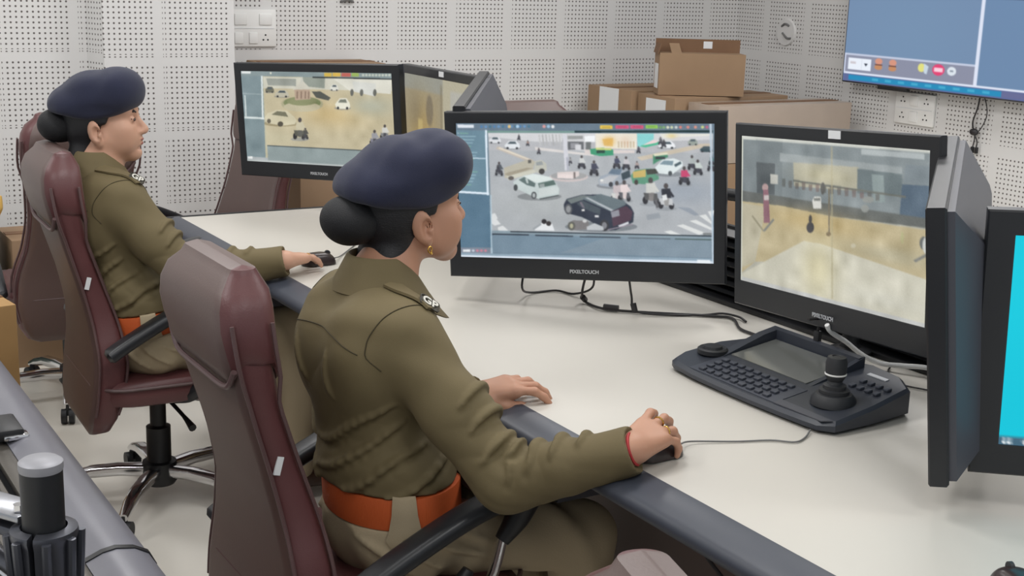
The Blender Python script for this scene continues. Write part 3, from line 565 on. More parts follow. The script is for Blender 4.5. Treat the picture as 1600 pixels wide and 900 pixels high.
make_monitor('touch_monitor', 'grey backed monitor end jutting up behind the junction screen', mon_matrix((0.498, 1.985, 1.065), RA(180+55.0), RA(-1.5), RA(-3.0)), PIC_VIEW)
# three-armed stands behind each set of monitors
for k, yy in enumerate((0.74, 2.37)):
    st = thing('monitor_stand', ('black pole stand carrying the three monitors of the near place', 'black pole stand carrying the three monitors of the far place')[k], 'stand', (0.90, yy+0.12, 0.75))
    MB().lathe([(0.0, 0), (0.05, 0), (0.05, 0.012), (0.026, 0.02), (0.02, 0.03), (0.02, 0.42), (0.0, 0.42)]).build('pole', M['black'], st)
    MB().tube([(-0.02, 0, 0.33), (-0.095, 0, 0.33)], 0.018, 10, 0).build('arm', M['black'], st)
    MB().tube([(-0.02, 0, 0.30), (0.03, 0.45, 0.30), (-0.20, 0.74, 0.30)], 0.016, 10, 5).build('arm', M['black'], st)
    MB().tube([(-0.02, 0, 0.30), (0.02, -0.40, 0.30), (-0.24, -0.50, 0.30)], 0.016, 10, 5).build('arm', M['black'], st)
st = copy_tree(st); st.location = (0.90, -0.74, 0.75); st['label'] = 'black pole stand behind the cyan screen at the right side of the photo'
# ------------------------------------------------------------------ chairs
def two_tone(o, n, e=1):
    o.data.materials.append(M['leather_dark'])
    for p in o.data.polygons:
        k = p.index % (4*(n+1))
        if abs(k-n) <= e or abs(k-(3*n+2)) <= e: p.material_index = 1
def make_chair(name, label, loc, rz=0.0, group=None, arms=(1, 1)):
    t = thing(name, label, 'chair', loc, rz, group)
    # seat cushion with a waterfall front
    rings = []
    for z, g in ((0.375, -0.03), (0.385, -0.008), (0.41, 0.0), (0.435, 0.0), (0.452, -0.012), (0.460, -0.045)):
        rings.append([(x+0.03, y, z-(0.02 if x > 0.18 else 0)*(1 if z > .43 else 0)) for x, y in rrect(0.50+2*g, 0.50+2*g, 0.09, 6)])
    MB().loft(rings).build('seat', M['leather_dark'], t)
    MB().tube([(x+0.03, y, 0.437) for x, y in rrect(0.505, 0.505, 0.09, 6)]+[(0.03+0.2525, 0.1625, 0.437)], 0.005, 6, 0).build('seat_piping', M['piping'], t)
    # back: rear shell lofted upwards, curved at the loins
    zs = [0.29, 0.30, 0.34, 0.42, 0.52, 0.62, 0.72, 0.84, 0.93, 0.995, 1.035, 1.060, 1.070]
    rx = [-0.232, -0.238, -0.238, -0.228, -0.218, -0.226, -0.248, -0.284, -0.306, -0.316, -0.312, -0.298, -0.278]   # rear face
    th = [0.03, 0.06, 0.078, 0.092, 0.096, 0.088, 0.078, 0.074, 0.078, 0.080, 0.076, 0.060, 0.03]
    hw = [0.16, 0.19, 0.215, 0.230, 0.218, 0.182, 0.170, 0.177, 0.186, 0.184, 0.174, 0.154, 0.12]
    def at(z):
        return [float(np.interp(z, zs, a)) for a in (rx, th, hw)]
    zz = np.concatenate([np.linspace(0.29, 0.34, 5), np.linspace(0.38, 0.995, 17), np.linspace(1.01, 1.070, 7)])
    rings = []
    for z in zz:
        r, d, w = at(z); rings.append([(r+d/2+px, py, z) for px, py in rrect(d, 2*w, min(0.032, d*0.45), 4)])
    two_tone(MB().loft(rings).build('backrest', M['leather'], t), 4, 2)
    # padded head roll wrapped over the top, its lower hem sagging
    rings = []
    n = 40
    for k, z in enumerate([0.875, 0.883, 0.905, 0.945, 0.985, 1.02, 1.048, 1.068, 1.079, 1.083]):
        r, d, w = at(min(z, 1.065)); g = [0.000, 0.008, 0.012, 0.014, 0.015, 0.015, 0.014, 0.010, 0.002, -0.02][k]
        ring = []
        for px, py in rrect(d+2*g, 2*(w+g*0.7), min(0.045, (d+2*g)*0.45), 6):
            sag = (-0.004+0.06*min(1, abs(py)/w)**8)*max(0, 1-k/4.0)
            ring.append((r+d/2+px, py, z+sag+0.010*max(0, (k-5)/4)*(1-(py/0.19)**2)))
        rings.append(ring)
    two_tone(MB().loft(rings).build('headrest', M['leather'], t), 6, 4)
    r0, d0, w0 = at(0.875)
    MB().tube([(r0-0.010, py, 0.877-0.004+0.05*(abs(py)/w0)**8) for py in np.linspace(-w0+0.004, w0-0.004, 15)], 0.0055, 8, 3).build('headrest_piping', M['piping'], t)
    for s in (-1, 1):
        for q, off in ((0.006, 'rear'), (1, 'front')):
            pts = []
            for z in np.linspace(0.36, 1.00, 14):
                r, d, w = at(z); bulge = 0.014 if z > 0.88 else 0
                pts.append((r+0.010-bulge*0.4 if off == 'rear' else r+d-0.010+bulge*0.5, s*(w+0.001+bulge*0.7), z))
            MB().tube(pts, 0.004, 6, 2).build('side_piping', M['piping'], t)
    MB().box((-0.222, -0.172, 0.73), (0.012, 0.004, 0.034), rot=Matrix.Rotation(0.25, 3, 'Y')).build('tag', M['paper'], t)
    # arms: arched pad, curved black post, steel strut
    for s, on in zip((-1, 1), arms):
        if not on: continue
        y = s*0.275
        path = smooth_path([(-0.20, y, 0.452), (-0.15, y, 0.484), (-0.03, y, 0.550), (0.11, y, 0.612), (0.215, y, 0.638), (0.262, y, 0.634)], 6)
        rings = []
        for i, p in enumerate(path):
            d = (path[min(i+1, len(path)-1)]-path[max(i-1, 0)]).normalized(); nrm = Vector((-d.z, 0, d.x)); e = 0.6 if i in (0, len(path)-1) else 1
            rings.append([p+nrm*b+Vector((0, a, 0)) for a, b in rrect(0.062*e, 0.034*e, 0.014*e, 3)])
        MB().loft(rings).build('armrest_pad', M['armpad'], t)
        MB().tube([(0.235, y, 0.625), (0.215, y, 0.585), (0.185, y*0.99, 0.545)], [0.030, 0.024, 0.015], 12, 4).build('armrest_post', M['black'], t)
        MB().tube([(0.19, y*0.99, 0.56), (0.165, y*0.98, 0.47), (0.12, y*0.9, 0.385), (0.05, y*0.6, 0.37)], 0.011, 10, 5).build('armrest_strut', M['chrome'], t)
        MB().tube([(0.115, y*0.985, 0.50), (0.085, y*0.97, 0.455), (0.04, y*0.85, 0.40), (0.01, y*0.6, 0.37)], [0.012, 0.022, 0.022, 0.016], 10, 5).build('armrest_bracket', M['black'], t)
    MB().box((0.0, 0, 0.358), (0.24, 0.16, 0.035), bevel=0.01).build('tilt_mechanism', M['black'], t)
    MB().lathe([(0.0, 0.06), (0.048, 0.06), (0.048, 0.10), (0.036, 0.115), (0.036, 0.235), (0.024, 0.24), (0.024, 0.35), (0.0, 0.35)]).build('gas_lift', M['black'], t)
    MB().tube([(0.02, -0.03, 0.33), (0.05, -0.10, 0.29), (0.06, -0.16, 0.27)], [0.006, 0.006, 0.012], 8, 4).build('lever', M['black'], t)
    MB().lathe([(0.0, 0.055), (0.045, 0.055), (0.055, 0.07), (0.05, 0.125), (0.03, 0.13), (0.0, 0.13)]).build('base_hub', M['black'], t)
    for k in range(5):
        a = 2*PI*k/5+0.35; d = Vector((math.cos(a), math.sin(a), 0)); q = Vector((-d.y, d.x, 0))
        rings = []
        for rr_, zz_, hh, ww in ((0.03, 0.098, 0.022, 0.020), (0.12, 0.104, 0.021, 0.020), (0.20, 0.100, 0.020, 0.019), (0.26, 0.084, 0.018, 0.018), (0.305, 0.066, 0.012, 0.014)):
            rings.append([d*rr_+q*a_+Vector((0, 0, zz_+b_)) for a_, b_ in rrect(ww*2, hh*1.7, 0.010, 3)])
        lg = MB().loft(rings).build('base_leg', M['chrome'], t)
        cst = MB()
        cst.cyl(d*0.30+q*0.022+Vector((0, 0, 0.027)), d*0.30+q*0.004+Vector((0, 0, 0.027)), 0.026).cyl(d*0.30-q*0.004+Vector((0, 0, 0.027)), d*0.30-q*0.022+Vector((0, 0, 0.027)), 0.026)
        cst.tube([d*0.30+Vector((0, 0, 0.03)), d*0.297+Vector((0, 0, 0.07))], 0.010, 8, 0)
        cst.build('caster', M['rubber'], lg)
    return t
GC = None
chair = make_chair('office_chair', 'maroon leather office chair under the near person, its back cut off at the lower left', (-0.305, 0.990, 0))
def more_chair(label, loc, rz, raise_arms=0.0):
    c = copy_tree(chair); c.location = loc; c.rotation_euler = (0, 0, rz); c['label'] = label
    for ch in c.children:
        if ch.name.startswith(('armrest_pad', 'armrest_post')): ch.location.z += raise_arms
    return c
more_chair('maroon leather office chair under the far person, with chrome five star base', (-0.255, 2.50, 0), RA(-2), 0.09)
more_chair('maroon leather office chair whose rounded top peeks in at the lower edge', (-0.427, -0.590, 0), RA(-15))
more_chair('maroon leather office chair half hidden behind the far person at the left', (-0.245, 3.60, 0.0), RA(88))
more_chair('leather office chair standing behind the roundabout screen, by the white wall', (0.37, 3.80, 0.0), RA(196))
more_chair('dark leather office chair with only its top edge showing behind the junction screen', (1.40, 3.40, 0.02), RA(90))

# ------------------------------------------------------------------ cardboard boxes in the corner
def carton(name, label, x0, x1, y0, y1, z0, z1, m, rz=0.0, group=None, lab=None, front=None):
    cx, cy = (x0+x1)/2, (y0+y1)/2; w, d, h = x1-x0, y1-y0, z1-z0
    t = thing(name, label, 'box', (cx, cy, z0), rz, group)
    MB().box((0, 0, h/2), (w, d, h), bevel=0.004).build('carton', m, t)
    MB().box((0, 0, h+0.0015), (w*0.98, 0.055, 0.003)).build('tape', M['card2'], t)
    if lab: MB().box((-w/2-0.001, lab[0], lab[1]), (0.002, lab[2], lab[3])).build('label', M['paper'], t)
    if front: MB().box((front[0], -d/2-0.001, front[1]), (front[2], 0.002, front[3])).build('label', M['paper'], t)
    return t
carton('cardboard_box', 'low brown cardboard box with a white label, at the left of the corner stack', 2.70, 3.30, 4.23, 4.62, 0.74, 1.02, M['card'], lab=(-0.0, 0.19, 0.17, 0.18))
carton('cardboard_box', 'brown cardboard box with a white label under the tall open box', 2.73, 3.46, 3.91, 4.215, 0.74, 1.012, M['card'], lab=(0.0, 0.17, 0.16, 0.17))
carton('cardboard_box', 'long box wrapped in shiny film at the front of the corner stack', 2.80, 3.665, 3.66, 3.895, 0.72, 0.996, M['cardwrap'])
carton('cardboard_box', 'cardboard box at the bottom left of the corner stack', 2.71, 3.40, 4.22, 4.64, 0.38, 0.738, M['card'])
carton('cardboard_box', 'cardboard box lowest in the middle of the corner stack', 2.72, 3.50, 3.66, 4.21, 0.38, 0.718, M['card'])
carton('cardboard_box', 'wide cardboard box on the floor under the corner stack', 2.70, 3.60, 3.64, 4.64, 0.0, 0.378, M['card'])
# two filler battens carry the taller boxes
tb = thing('open_box', 'tall open cardboard box standing on top of the corner stack', 'box', (2.965, 4.03, 1.016), RA(-27))
MB().loft([[(x, y, z) for x, y in ((-0.215, -0.07), (0.215, -0.07), (0.215, 0.07), (-0.215, 0.07))] for z in (0, 0.205)], cap=True).build('carton', M['card'], tb)
MB().box((0.0, 0.068, 0.235), (0.43, 0.004, 0.07)).build('flap', M['card2'], tb)
MB().box((-0.2165, 0, 0.225), (0.004, 0.13, 0.05), rot=Matrix.Rotation(0.25, 3, 'Y')).build('flap', M['card2'], tb)
MB().box((-0.13, -0.02, 0.224), (0.05, 0.10, 0.004), rot=Matrix.Rotation(0.5, 3, 'X')).build('flap', M['card'], tb)
MB().box((-0.2165, 0.0, 0.09), (0.003, 0.08, 0.12)).build('label', M['paper'], tb)
MB().box((0.05, 0.0655, 0.242), (0.045, 0.002, 0.035)).build('sticker', M['paper'], tb)
# boxes and a bag beside the wall at the far left
carton('cardboard_box', 'brown cardboard box with a white label behind the far chair', -0.355, -0.10, 4.06, 4.36, 0.0, 0.515, M['card'], front=(-0.04, 0.36, 0.07, 0.20))
carton('cardboard_box', 'pale yellow cardboard box at the left edge, just above the grey console', -0.86, -0.57, 2.96, 3.24, 0.0, 0.53, mat('yellowish cardboard', srgb(186, 148, 98), 0.7, var=0.05), RA(8))
carton('cardboard_box', 'tall tan cardboard box standing behind the roundabout screen', 0.78, 1.10, 3.98, 4.40, 0.0, 0.80, M['card'], RA(6))
carton('cardboard_box', 'tan cardboard box in the gap under the roundabout screen', 0.80, 1.06, 3.42, 3.72, 0.0, 0.62, M['card'])
fl = carton('cardboard_box', 'brown cardboard box whose top shows above the roundabout screen, against the wall', 0.84, 1.42, 4.42, 4.70, 0.80, 1.155, M['card'], RA(0))
crate = thing('plastic_crate', 'dark green plastic crate under a crumpled bag at the left edge', 'crate', (-0.575, 4.22, 0))
cb = MB()
cb.loft([[(x, y, z) for x, y in rrect(w, w, 0.03, 3)] for z, w in ((0, 0.30), (0.54, 0.34))])
cb.build('crate_body', M['green'], crate)
for z in (0.17, 0.34, 0.515):
    MB().loft([[(x, y, zz) for x, y in rrect(w, w, 0.03, 3)] for zz, w in ((z, 0.345), (z+0.025, 0.352))]).build('rim', M['green'], crate)
bagm = MB().sphere((0, 0, 0.07), (0.17, 0.15, 0.09), 24)
for v in bagm.bm.verts:
    v.co += Vector((rng.normal(0, .010), rng.normal(0, .010), rng.normal(0, .010)))
bg = bagm.build('plastic_bag', M['bag'], None, 25); bg.location = (-0.56, 4.20, 0.545)
tag(bg, 'crumpled pale plastic bag on the green crate at the left edge', 'bag')
yl = MB().tube([(0, 0, 0), (0.02, 0.0, 0.03), (0.035, 0, 0.07)], [0.035, 0.03, 0.012], 10).build('paper_wrapper', M['yellow']); yl.location = (-0.42, 4.10, 0.62)
tag(yl, 'yellow paper wrapper poking out of the crumpled bag', 'wrapper')

# ------------------------------------------------------------------ wall screen, sockets, hanging cable
TVW, TVH = 1.66, 0.95
tv = thing('wall_screen', 'large flat screen on the right wall showing a blue meeting window', 'screen', M=Matrix(((0, 1, 0, 3.70), (-1, 0, 0, 3.776-TVW/2), (0, 0, 1, 1.098+TVH/2), (0, 0, 0, 1))))
MB().box((0, 0.020, 0), (TVW+0.016, 0.036, TVH+0.016), bevel=0.004).build('frame', M['metal_dark'], tv)
MB().box((0, 0.06, 0.02), (TVW*0.5, 0.05, TVH*0.5), bevel=0.008).build('wall_mount', M['black'], tv)
MB().box((-TVW/2+0.33, 0.02, -TVH/2-0.014), (0.19, 0.03, 0.02), bevel=0.003).build('sensor_bar', M['black'], tv)
so = obj('screen', screen_mesh('screen', TVW, TVH, wall_screen_picture()), SCREEN, tv); so.location = (0, 0.0005, 0)
def plate(name, label, cx, cz, w, h, cat, pos, normal, gangs, rockers):
    t = thing(name, label, cat, pos, {'x': RA(-90), 'y': 0}[normal])
    MB().box((0, 0.008, 0), (w, 0.016, h), bevel=0.005).build('plate', M['white'], t)
    for (gx, gz) in gangs:
        sm = MB()
        for hx, hz in ((0, 0.014), (-0.011, -0.008), (0.011, -0.008)):
            sm.cyl((gx+hx, -0.0012, gz+hz), (gx+hx, 0.004, gz+hz), 0.0042, seg=10)
        sm.build('socket_pins', M['black'], t)
    for (gx, gz, gw, gh) in rockers:
        MB().box((gx, -0.002, gz), (gw, 0.008, gh), bevel=0.002).build('rocker', M['white'], t)
    MB().box((0, -0.001, 0.0), (w*0.9, 0.003, 0.003)).build('groove', M['paper'], t)
    return t
plate('socket_plate', 'white double row power socket plate below the big wall screen', 0, 0, 0.25, 0.155, 'socket', (RIGHT_X-0.016, 3.36, 0.99), 'x', [(-0.075, 0.04), (0.075, 0.04), (-0.075, -0.038), (0.075, -0.038)], [(0, 0.04, 0.05, 0.05), (0, -0.038, 0.05, 0.05)])
plate('switch_board', 'wide white switch board on the far wall above the roundabout screen', 0, 0, 0.23, 0.17, 'switch', (0.885, FAR_Y-0.016, 1.298), 'y', [(0.06, -0.045)], [(-0.06, 0.04, 0.06, 0.05), (0.06, 0.04, 0.06, 0.05), (-0.07, -0.045, 0.04, 0.05), (0.0, -0.045, 0.04, 0.05)])
br = thing('wall_junction', 'pale round junction with torn stubs on the right wall near the corner', 'junction', (RIGHT_X, 4.33, 1.31), RA(-90))
MB().lathe([(0, 0), (0.075, 0), (0.07, 0.010), (0, 0.012)], axis=(0, -1, 0)).build('cover', M['wall'], br)
MB().tube([(-0.03, -0.012, 0.03), (0.0, -0.016, 0.045), (0.03, -0.012, 0.035)], 0.006, 6).build('stub', M['cable_grey'], br)
MB().tube([(-0.02, -0.012, -0.005), (0.02, -0.016, -0.03), (0.05, -0.012, -0.03)], 0.006, 6).build('stub', M['cable_grey'], br)
hk = MB().tube([(-0.03, 0, 0.0), (0, -0.012, 0.01), (0.03, 0, 0)], 0.008, 8).build('wall_clip', M['cable_grey']); hk.location = (1.36, FAR_Y-0.006, 1.425)
tag(hk, 'small grey clip high on the far perforated wall', 'clip')
hc = thing('hanging_cable', 'thin black cable knotted and hanging on the wall under the big screen', 'cable', (RIGHT_X-0.02, 2.96, 1.10))
hcm = MB().tube([(0, 0, 0.03), (0, 0.01, -0.06), (0, 0.03, -0.13), (0, 0.02, -0.175)], 0.004, 6)
hcm.tube([(0, 0.0, 0.02), (0, -0.035, -0.04), (0, -0.045, -0.10), (0, -0.015, -0.165), (0, 0.015, -0.18)], 0.0025, 6)
hcm.tube([(0, 0.012, -0.18), (0, 0.01, -0.215), (0, 0.016, -0.25)], 0.003, 6).tube([(0, 0.02, -0.18), (0, -0.006, -0.22), (0, -0.004, -0.255)], 0.003, 6)
hcm.build('cord', M['cable'], hc)
MB().sphere((0, 0.018, -0.178), (0.014, 0.026, 0.017), 10).build('knot', M['cable'], hc)
MB().box((0, 0.016, -0.262), (0.014, 0.016, 0.03), bevel=0.003).build('plug', M['black'], hc); MB().box((0, -0.008, -0.262), (0.014, 0.014, 0.03), bevel=0.003).build('plug', M['black'], hc)

# ------------------------------------------------------------------ joystick keyboard
PZ = lambda x: 0.773+0.15*(x-0.425)
out = [(0.434, 0.925), (0.424, 0.85), (0.421, 0.76), (0.421, 0.66), (0.424, 0.56), (0.430, 0.475), (0.452, 0.447), (0.56, 0.452), (0.672, 0.468), (0.705, 0.52), (0.715, 0.60), (0.700, 0.66), (0.695, 0.74), (0.690, 0.86), (0.655, 0.915), (0.58, 0.952), (0.48, 0.958), (0.445, 0.945)]
pc = (0.56, 0.70)
ptz = thing('joystick_keyboard', 'dark slate camera control keyboard with joystick on the cream desk', 'keyboard', (pc[0], pc[1], 0.75))
def inset(g): return [(x-pc[0]+(-g if x > pc[0] else g)*(1 if abs(x-pc[0]) > 0.02 else 0), y-pc[1]+(-g if y > pc[1] else g)) for x, y in out]
pl = MB()
o0, o1, o2 = inset(0.010), inset(0.0), inset(0.006)
pl.loft([[(x, y, 0.001) for x, y in o0], [(x, y, 0.008) for x, y in o1], [(x, y, PZ(x+pc[0])-0.75-0.007) for x, y in o1], [(x, y, PZ(x+pc[0])-0.75) for x, y in o2]])
pl.build('body', M['ptz'], ptz, 35)
TILT = Matrix.Rotation(-math.atan(0.15), 3, 'Y')
def pp(x, y, dz=0): return (x-pc[0], y-pc[1], PZ(x)-0.75+dz)
hd = MB()
hd.prism([pp(0.675, 0.615, 0), pp(0.690, 0.615, 0), pp(0.690, 0.875, 0), pp(0.675, 0.875, 0)], (0, 0, 0.022))
hd.prism([pp(0.520, 0.868, 0), pp(0.690, 0.868, 0), pp(0.690, 0.868, 0.022), pp(0.640, 0.868, 0.020)], (0, 0.022, 0))
hd.prism([pp(0.540, 0.612, 0), pp(0.690, 0.612, 0), pp(0.690, 0.612, 0.022), pp(0.640, 0.612, 0.012)], (0, 0.012, 0))
hd.build('screen_hood', M['ptz'], ptz, 30)
MB().box(pp(0.606, 0.745, 0.001), (0.128, 0.235, 0.003), rot=TILT).build('lcd_screen', M['lcd'], ptz)
MB().box(pp(0.478, 0.735, 0.0005), (0.090, 0.27, 0.002), rot=TILT, bevel=0.0008).build('keypad_plate', M['ptz_key'], ptz)
for i in range(4):
    for j in range(9):
        x = 0.446+0.021*i; y = 0.84-0.0255*j-0.006*(3-i)*0
        MB().box(pp(x, y, 0.004), (0.013, 0.017, 0.006), rot=TILT, bevel=0.002).build('key', M['ptz_key'], ptz)
for i in range(2):
    for j in range(4):
        MB().box(pp(0.60+0.030*i, 0.555-0.022*j, 0.003), (0.014, 0.012, 0.006), rot=TILT, bevel=0.002).build('function_key', M['ptz_key'], ptz)
MB().lathe([(0, 0), (0.034, 0), (0.034, 0.009), (0.030, 0.012), (0.022, 0.010), (0.020, 0.016), (0.0, 0.017)], o=pp(0.525, 0.905, 0)).build('jog_dial', M['rubber'], ptz)
MB().lathe([(0, -0.004), (0.046, -0.004), (0.044, 0.008), (0.036, 0.018), (0.030, 0.019), (0.030, 0.026), (0.023, 0.028), (0.023, 0.035), (0.016, 0.038), (0.013, 0.046), (0.0, 0.046)], o=pp(0.520, 0.525, 0)).build('joystick_boot', M['rubber'], ptz)
jk = MB().lathe([(0, 0.044), (0.015, 0.044), (0.0195, 0.052), (0.0195, 0.056), (0.019, 0.0565), (0.019, 0.059), (0.0205, 0.060), (0.0215, 0.080), (0.018, 0.092), (0.010, 0.094), (0.009, 0.092), (0.0, 0.092)], o=pp(0.520, 0.525, 0)).build('joystick_knob', M['rubber'], ptz)
MB().lathe([(0.0185, 0.0555), (0.0215, 0.0565), (0.0215, 0.0590), (0.0185, 0.060)], o=pp(0.520, 0.525, 0)).build('knob_ring', M['white'], ptz)
MB().box(pp(0.668, 0.552, 0.001), (0.010, 0.052, 0.002), rot=TILT @ Matrix.Rotation(0.0, 3, 'Z')).build('name_label', M['logo'], ptz)
MB().prism([pp(0.432, 0.60, 0.0004), pp(0.436, 0.47, 0.0004), pp(0.452, 0.455, 0.0004), pp(0.454, 0.60, 0.0004)], (0, 0, 0.002)).build('palm_strip', M['housing'], ptz)

# ------------------------------------------------------------------ mice, trays, keyboards
def make_mouse(name, label, loc, rz):
    t = thing(name, label, 'mouse', loc, rz)
    rings = []
    for k in range(9):
        a = PI/2*k/8; g = math.cos(a); z = 0.002+0.033*math.sin(a)
        rings.append([(x*max(g, 0.02)**0.6-0.004*math.sin(a), y*max(g, 0.02)**0.6, z) for x, y in rrect(0.106, 0.060, 0.029, 6)])
    MB().loft(rings).build('shell', mat('dark brown mouse plastic', srgb(52, 42, 42), 0.3), t)
    MB().cyl((0.028, -0.003, 0.030), (0.028, 0.003, 0.030), 0.009, seg=14).build('wheel', M['rubber'], t)
    return t
make_mouse('computer_mouse', 'dark computer mouse under the right hand of the near person', (0.078, 0.512, 0.751), RA(4))
make_mouse('computer_mouse', 'dark computer mouse under the right hand of the far person', (0.150, 2.232, 0.751), RA(4))
make_mouse('computer_mouse', 'black computer mouse tip at the bottom right corner on the desk', (0.203, -0.178, 0.751), RA(70))
for k, (yy, x0) in enumerate(((0.98, -0.02), (2.60, -0.10))):
    tr = thing('keyboard_tray', ('black pull-out keyboard tray in front of the near person', 'black pull-out keyboard tray in front of the far person')[k], 'tray', (x0, yy, 0.632))
    MB().box((0.06, 0, 0.0), (0.36, 0.60, 0.016), bevel=0.004).build('tray_board', M['black'], tr)
    MB().box((-0.125, 0, 0.008), (0.014, 0.60, 0.03), bevel=0.005).build('tray_lip', M['black'], tr)
    for s in (-1, 1): MB().box((0.14, s*0.306, 0.04), (0.30, 0.012, 0.10)).build('runner', M['metal_dark'], tr)
    kb = thing('computer_keyboard', ('black computer keyboard on the tray in front of the near person', 'black computer keyboard under clear film on the tray in front of the far person')[k], 'keyboard', (x0-0.035, yy-0.04, 0.641))
    MB().box((0, 0, 0.010), (0.15, 0.44, 0.018), rot=Matrix.Rotation(-0.06, 3, 'Y'), bevel=0.005).build('case', M['black'], kb)
    for i in range(5):
        for j in range(14):
            MB().box((-0.055+0.0245*i, -0.195+0.030*j, 0.021+0.0015*i), (0.017, 0.022, 0.008), bevel=0.002, seg=1).build('key', M['rubber'], kb)
fm = MB(); gx = np.linspace(-0.09, 0.09, 16); gy = np.linspace(-0.13, 0.13, 22)
fm.loft([[(x, y, 0.036+0.012*math.sin(31*x+3*math.sin(19*y))*math.cos(27*y+x*11)) for y in gy] for x in gx], cap=False, closed=False)
cf = fm.build('plastic_film', M['clear'], None, 60); cf.location = (-0.10, 2.50, 0.640)
tag(cf, 'crinkled clear plastic film lying over the far keyboard', 'film')

# ------------------------------------------------------------------ cables on and under the desk
def cable(name, label, pts, r, m, extra=None):
    o = MB().tube(pts, r, 8, 6).build(name, m)
    return tag(o, label, 'cable')
cable('monitor_cable', 'thin black cable looping under the junction screen', [(0.46, 1.60, 0.84), (0.43, 1.56, 0.80), (0.52, 1.66, 0.757), (0.60, 1.66, 0.755), (0.62, 1.60, 0.757), (0.63, 1.53, 0.79), (0.60, 1.49, 0.86)], 0.003, M['cable'])
cb1 = cable('monitor_cable', 'black cable with two lumps running from the junction screen to the joystick keyboard', [(0.56, 1.46, 0.85), (0.57, 1.49, 0.79), (0.60, 1.52, 0.757), (0.60, 1.44, 0.756), (0.66, 1.38, 0.755), (0.74, 1.32, 0.755), (0.82, 1.26, 0.755), (0.85, 1.22, 0.755), (0.80, 1.13, 0.755), (0.79, 1.04, 0.755), (0.70, 0.95, 0.758)], 0.0035, M['cable'])
MB().tube([(0.585, 1.508, 0.772), (0.603, 1.524, 0.760)], 0.008, 10, 0).build('ferrite', M['cable'], cb1)
MB().tube([(0.605, 1.44, 0.760), (0.63, 1.41, 0.760)], 0.008, 10, 0).build('ferrite', M['cable'], cb1)
cable('monitor_cable', 'thin black cable dropping from the right end of the junction screen', [(0.62, 1.36, 0.86), (0.64, 1.37, 0.80), (0.645, 1.36, 0.765), (0.70, 1.33, 0.755), (0.80, 1.28, 0.755), (0.84, 1.25, 0.762), (0.87, 1.22, 0.757), (0.86, 1.18, 0.755)], 0.003, M['cable'])
MB().tube([(0.643, 1.366, 0.782), (0.646, 1.36, 0.762)], 0.008, 10, 0).build('ferrite', M['cable'], bpy.data.objects['monitor_cable.002'])
cable('white_cable', 'white cable curving out from under the hazy street screen', [(0.660, 0.700, 0.886), (0.676, 0.702, 0.868), (0.745, 0.722, 0.832), (0.820, 0.742, 0.788), (0.868, 0.730, 0.766), (0.895, 0.690, 0.768), (0.925, 0.630, 0.772), (0.93, 0.50, 0.765), (0.90, 0.40, 0.757)], 0.0055, M['cable_white'])
cable('thin_cable', 'thin brown cable bending behind the joystick keyboard', [(0.90, 0.73, 0.757), (0.86, 0.70, 0.755), (0.82, 0.63, 0.754), (0.84, 0.57, 0.754), (0.88, 0.48, 0.754)], 0.002, M['cable'])
usb = thing('usb_plug', 'short dark plug on a lead hanging under the hazy street screen', 'plug', (0.69, 0.755, 0.825))
MB().box((0, 0, 0.012), (0.012, 0.016, 0.04), bevel=0.003).build('plug_body', M['black'], usb)
MB().tube([(0, 0, -0.005), (0.01, 0.005, -0.03), (0.05, 0.02, -0.07)], 0.003, 8).build('lead', M['cable'], usb)
MB().tube([(0, 0, 0.03), (-0.01, -0.01, 0.06), (-0.06, -0.03, 0.07)], 0.003, 8).build('lead', M['cable'], usb)
cable('mouse_cable', 'thin grey lead of the near mouse ending at the joystick keyboard', [(0.131, 0.515, 0.764), (0.175, 0.535, 0.756), (0.256, 0.504, 0.753), (0.32, 0.48, 0.753), (0.355, 0.452, 0.753), (0.39, 0.462, 0.753), (0.425, 0.485, 0.756)], 0.0018, M['cable_grey'])
cable('mouse_cable', 'thin grey lead of the far mouse crossing the desk', [(0.203, 2.236, 0.764), (0.25, 2.30, 0.754), (0.33, 2.40, 0.753), (0.375, 2.45, 0.753), (0.37, 2.37, 0.753), (0.40, 2.35, 0.753), (0.45, 2.44, 0.753), (0.60, 2.50, 0.753)], 0.0018, M['cable_grey'])
def under(label, pts, r=0.004): cable('hanging_lead', label, pts, r, M['cable'])
under('black lead hanging in a curve under the desk, left of the other leads', [(0.15, 0.66, 0.705), (0.20, 0.62, 0.60), (0.26, 0.52, 0.47), (0.30, 0.46, 0.42), (0.31, 0.36, 0.40)])
under('black lead hanging straight down under the desk against the brown panel', [(0.30, 0.50, 0.715), (0.322, 0.49, 0.60), (0.322, 0.48, 0.46), (0.322, 0.47, 0.30)])
under('black lead sagging sideways under the desk edge at the bottom of the photo', [(0.06, 0.205, 0.700), (0.10, 0.27, 0.64), (0.18, 0.36, 0.58), (0.28, 0.46, 0.53), (0.322, 0.52, 0.52)])

# ------------------------------------------------------------------ the console row nearest the camera
con = thing('grey_console', 'grey rounded console edge with bronze slats across the lower left corner', 'console', (-0.9, 0.4, 0))
def cl(x, y, z): return (x+0.9, y-0.4, z)
cprof = [(-0.930, 0.742), (-0.905, 0.752), (-0.885, 0.755), (-0.858, 0.750), (-0.838, 0.738), (-0.828, 0.718), (-0.830, 0.695), (-0.845, 0.68), (-0.93, 0.68)]
for ya, yb in ((-1.2, 0.548), (0.556, 3.1)):
    MB().prism([cl(x, ya, z) for x, z in cprof], (0, yb-ya, 0)).build('bullnose', M['bumper2'], con, 50)
MB().prism([cl(x+0.002*(1 if x > -.85 else 0), 0.546, z+0.002) for x, z in cprof], (0, 0.012, 0)).build('joint_strip', M['black'], con, 50)
MB().box(cl(-0.945, 0.95, 0.735), (0.030, 4.3, 0.014), bevel=0.003).build('channel', M['bronze'], con)
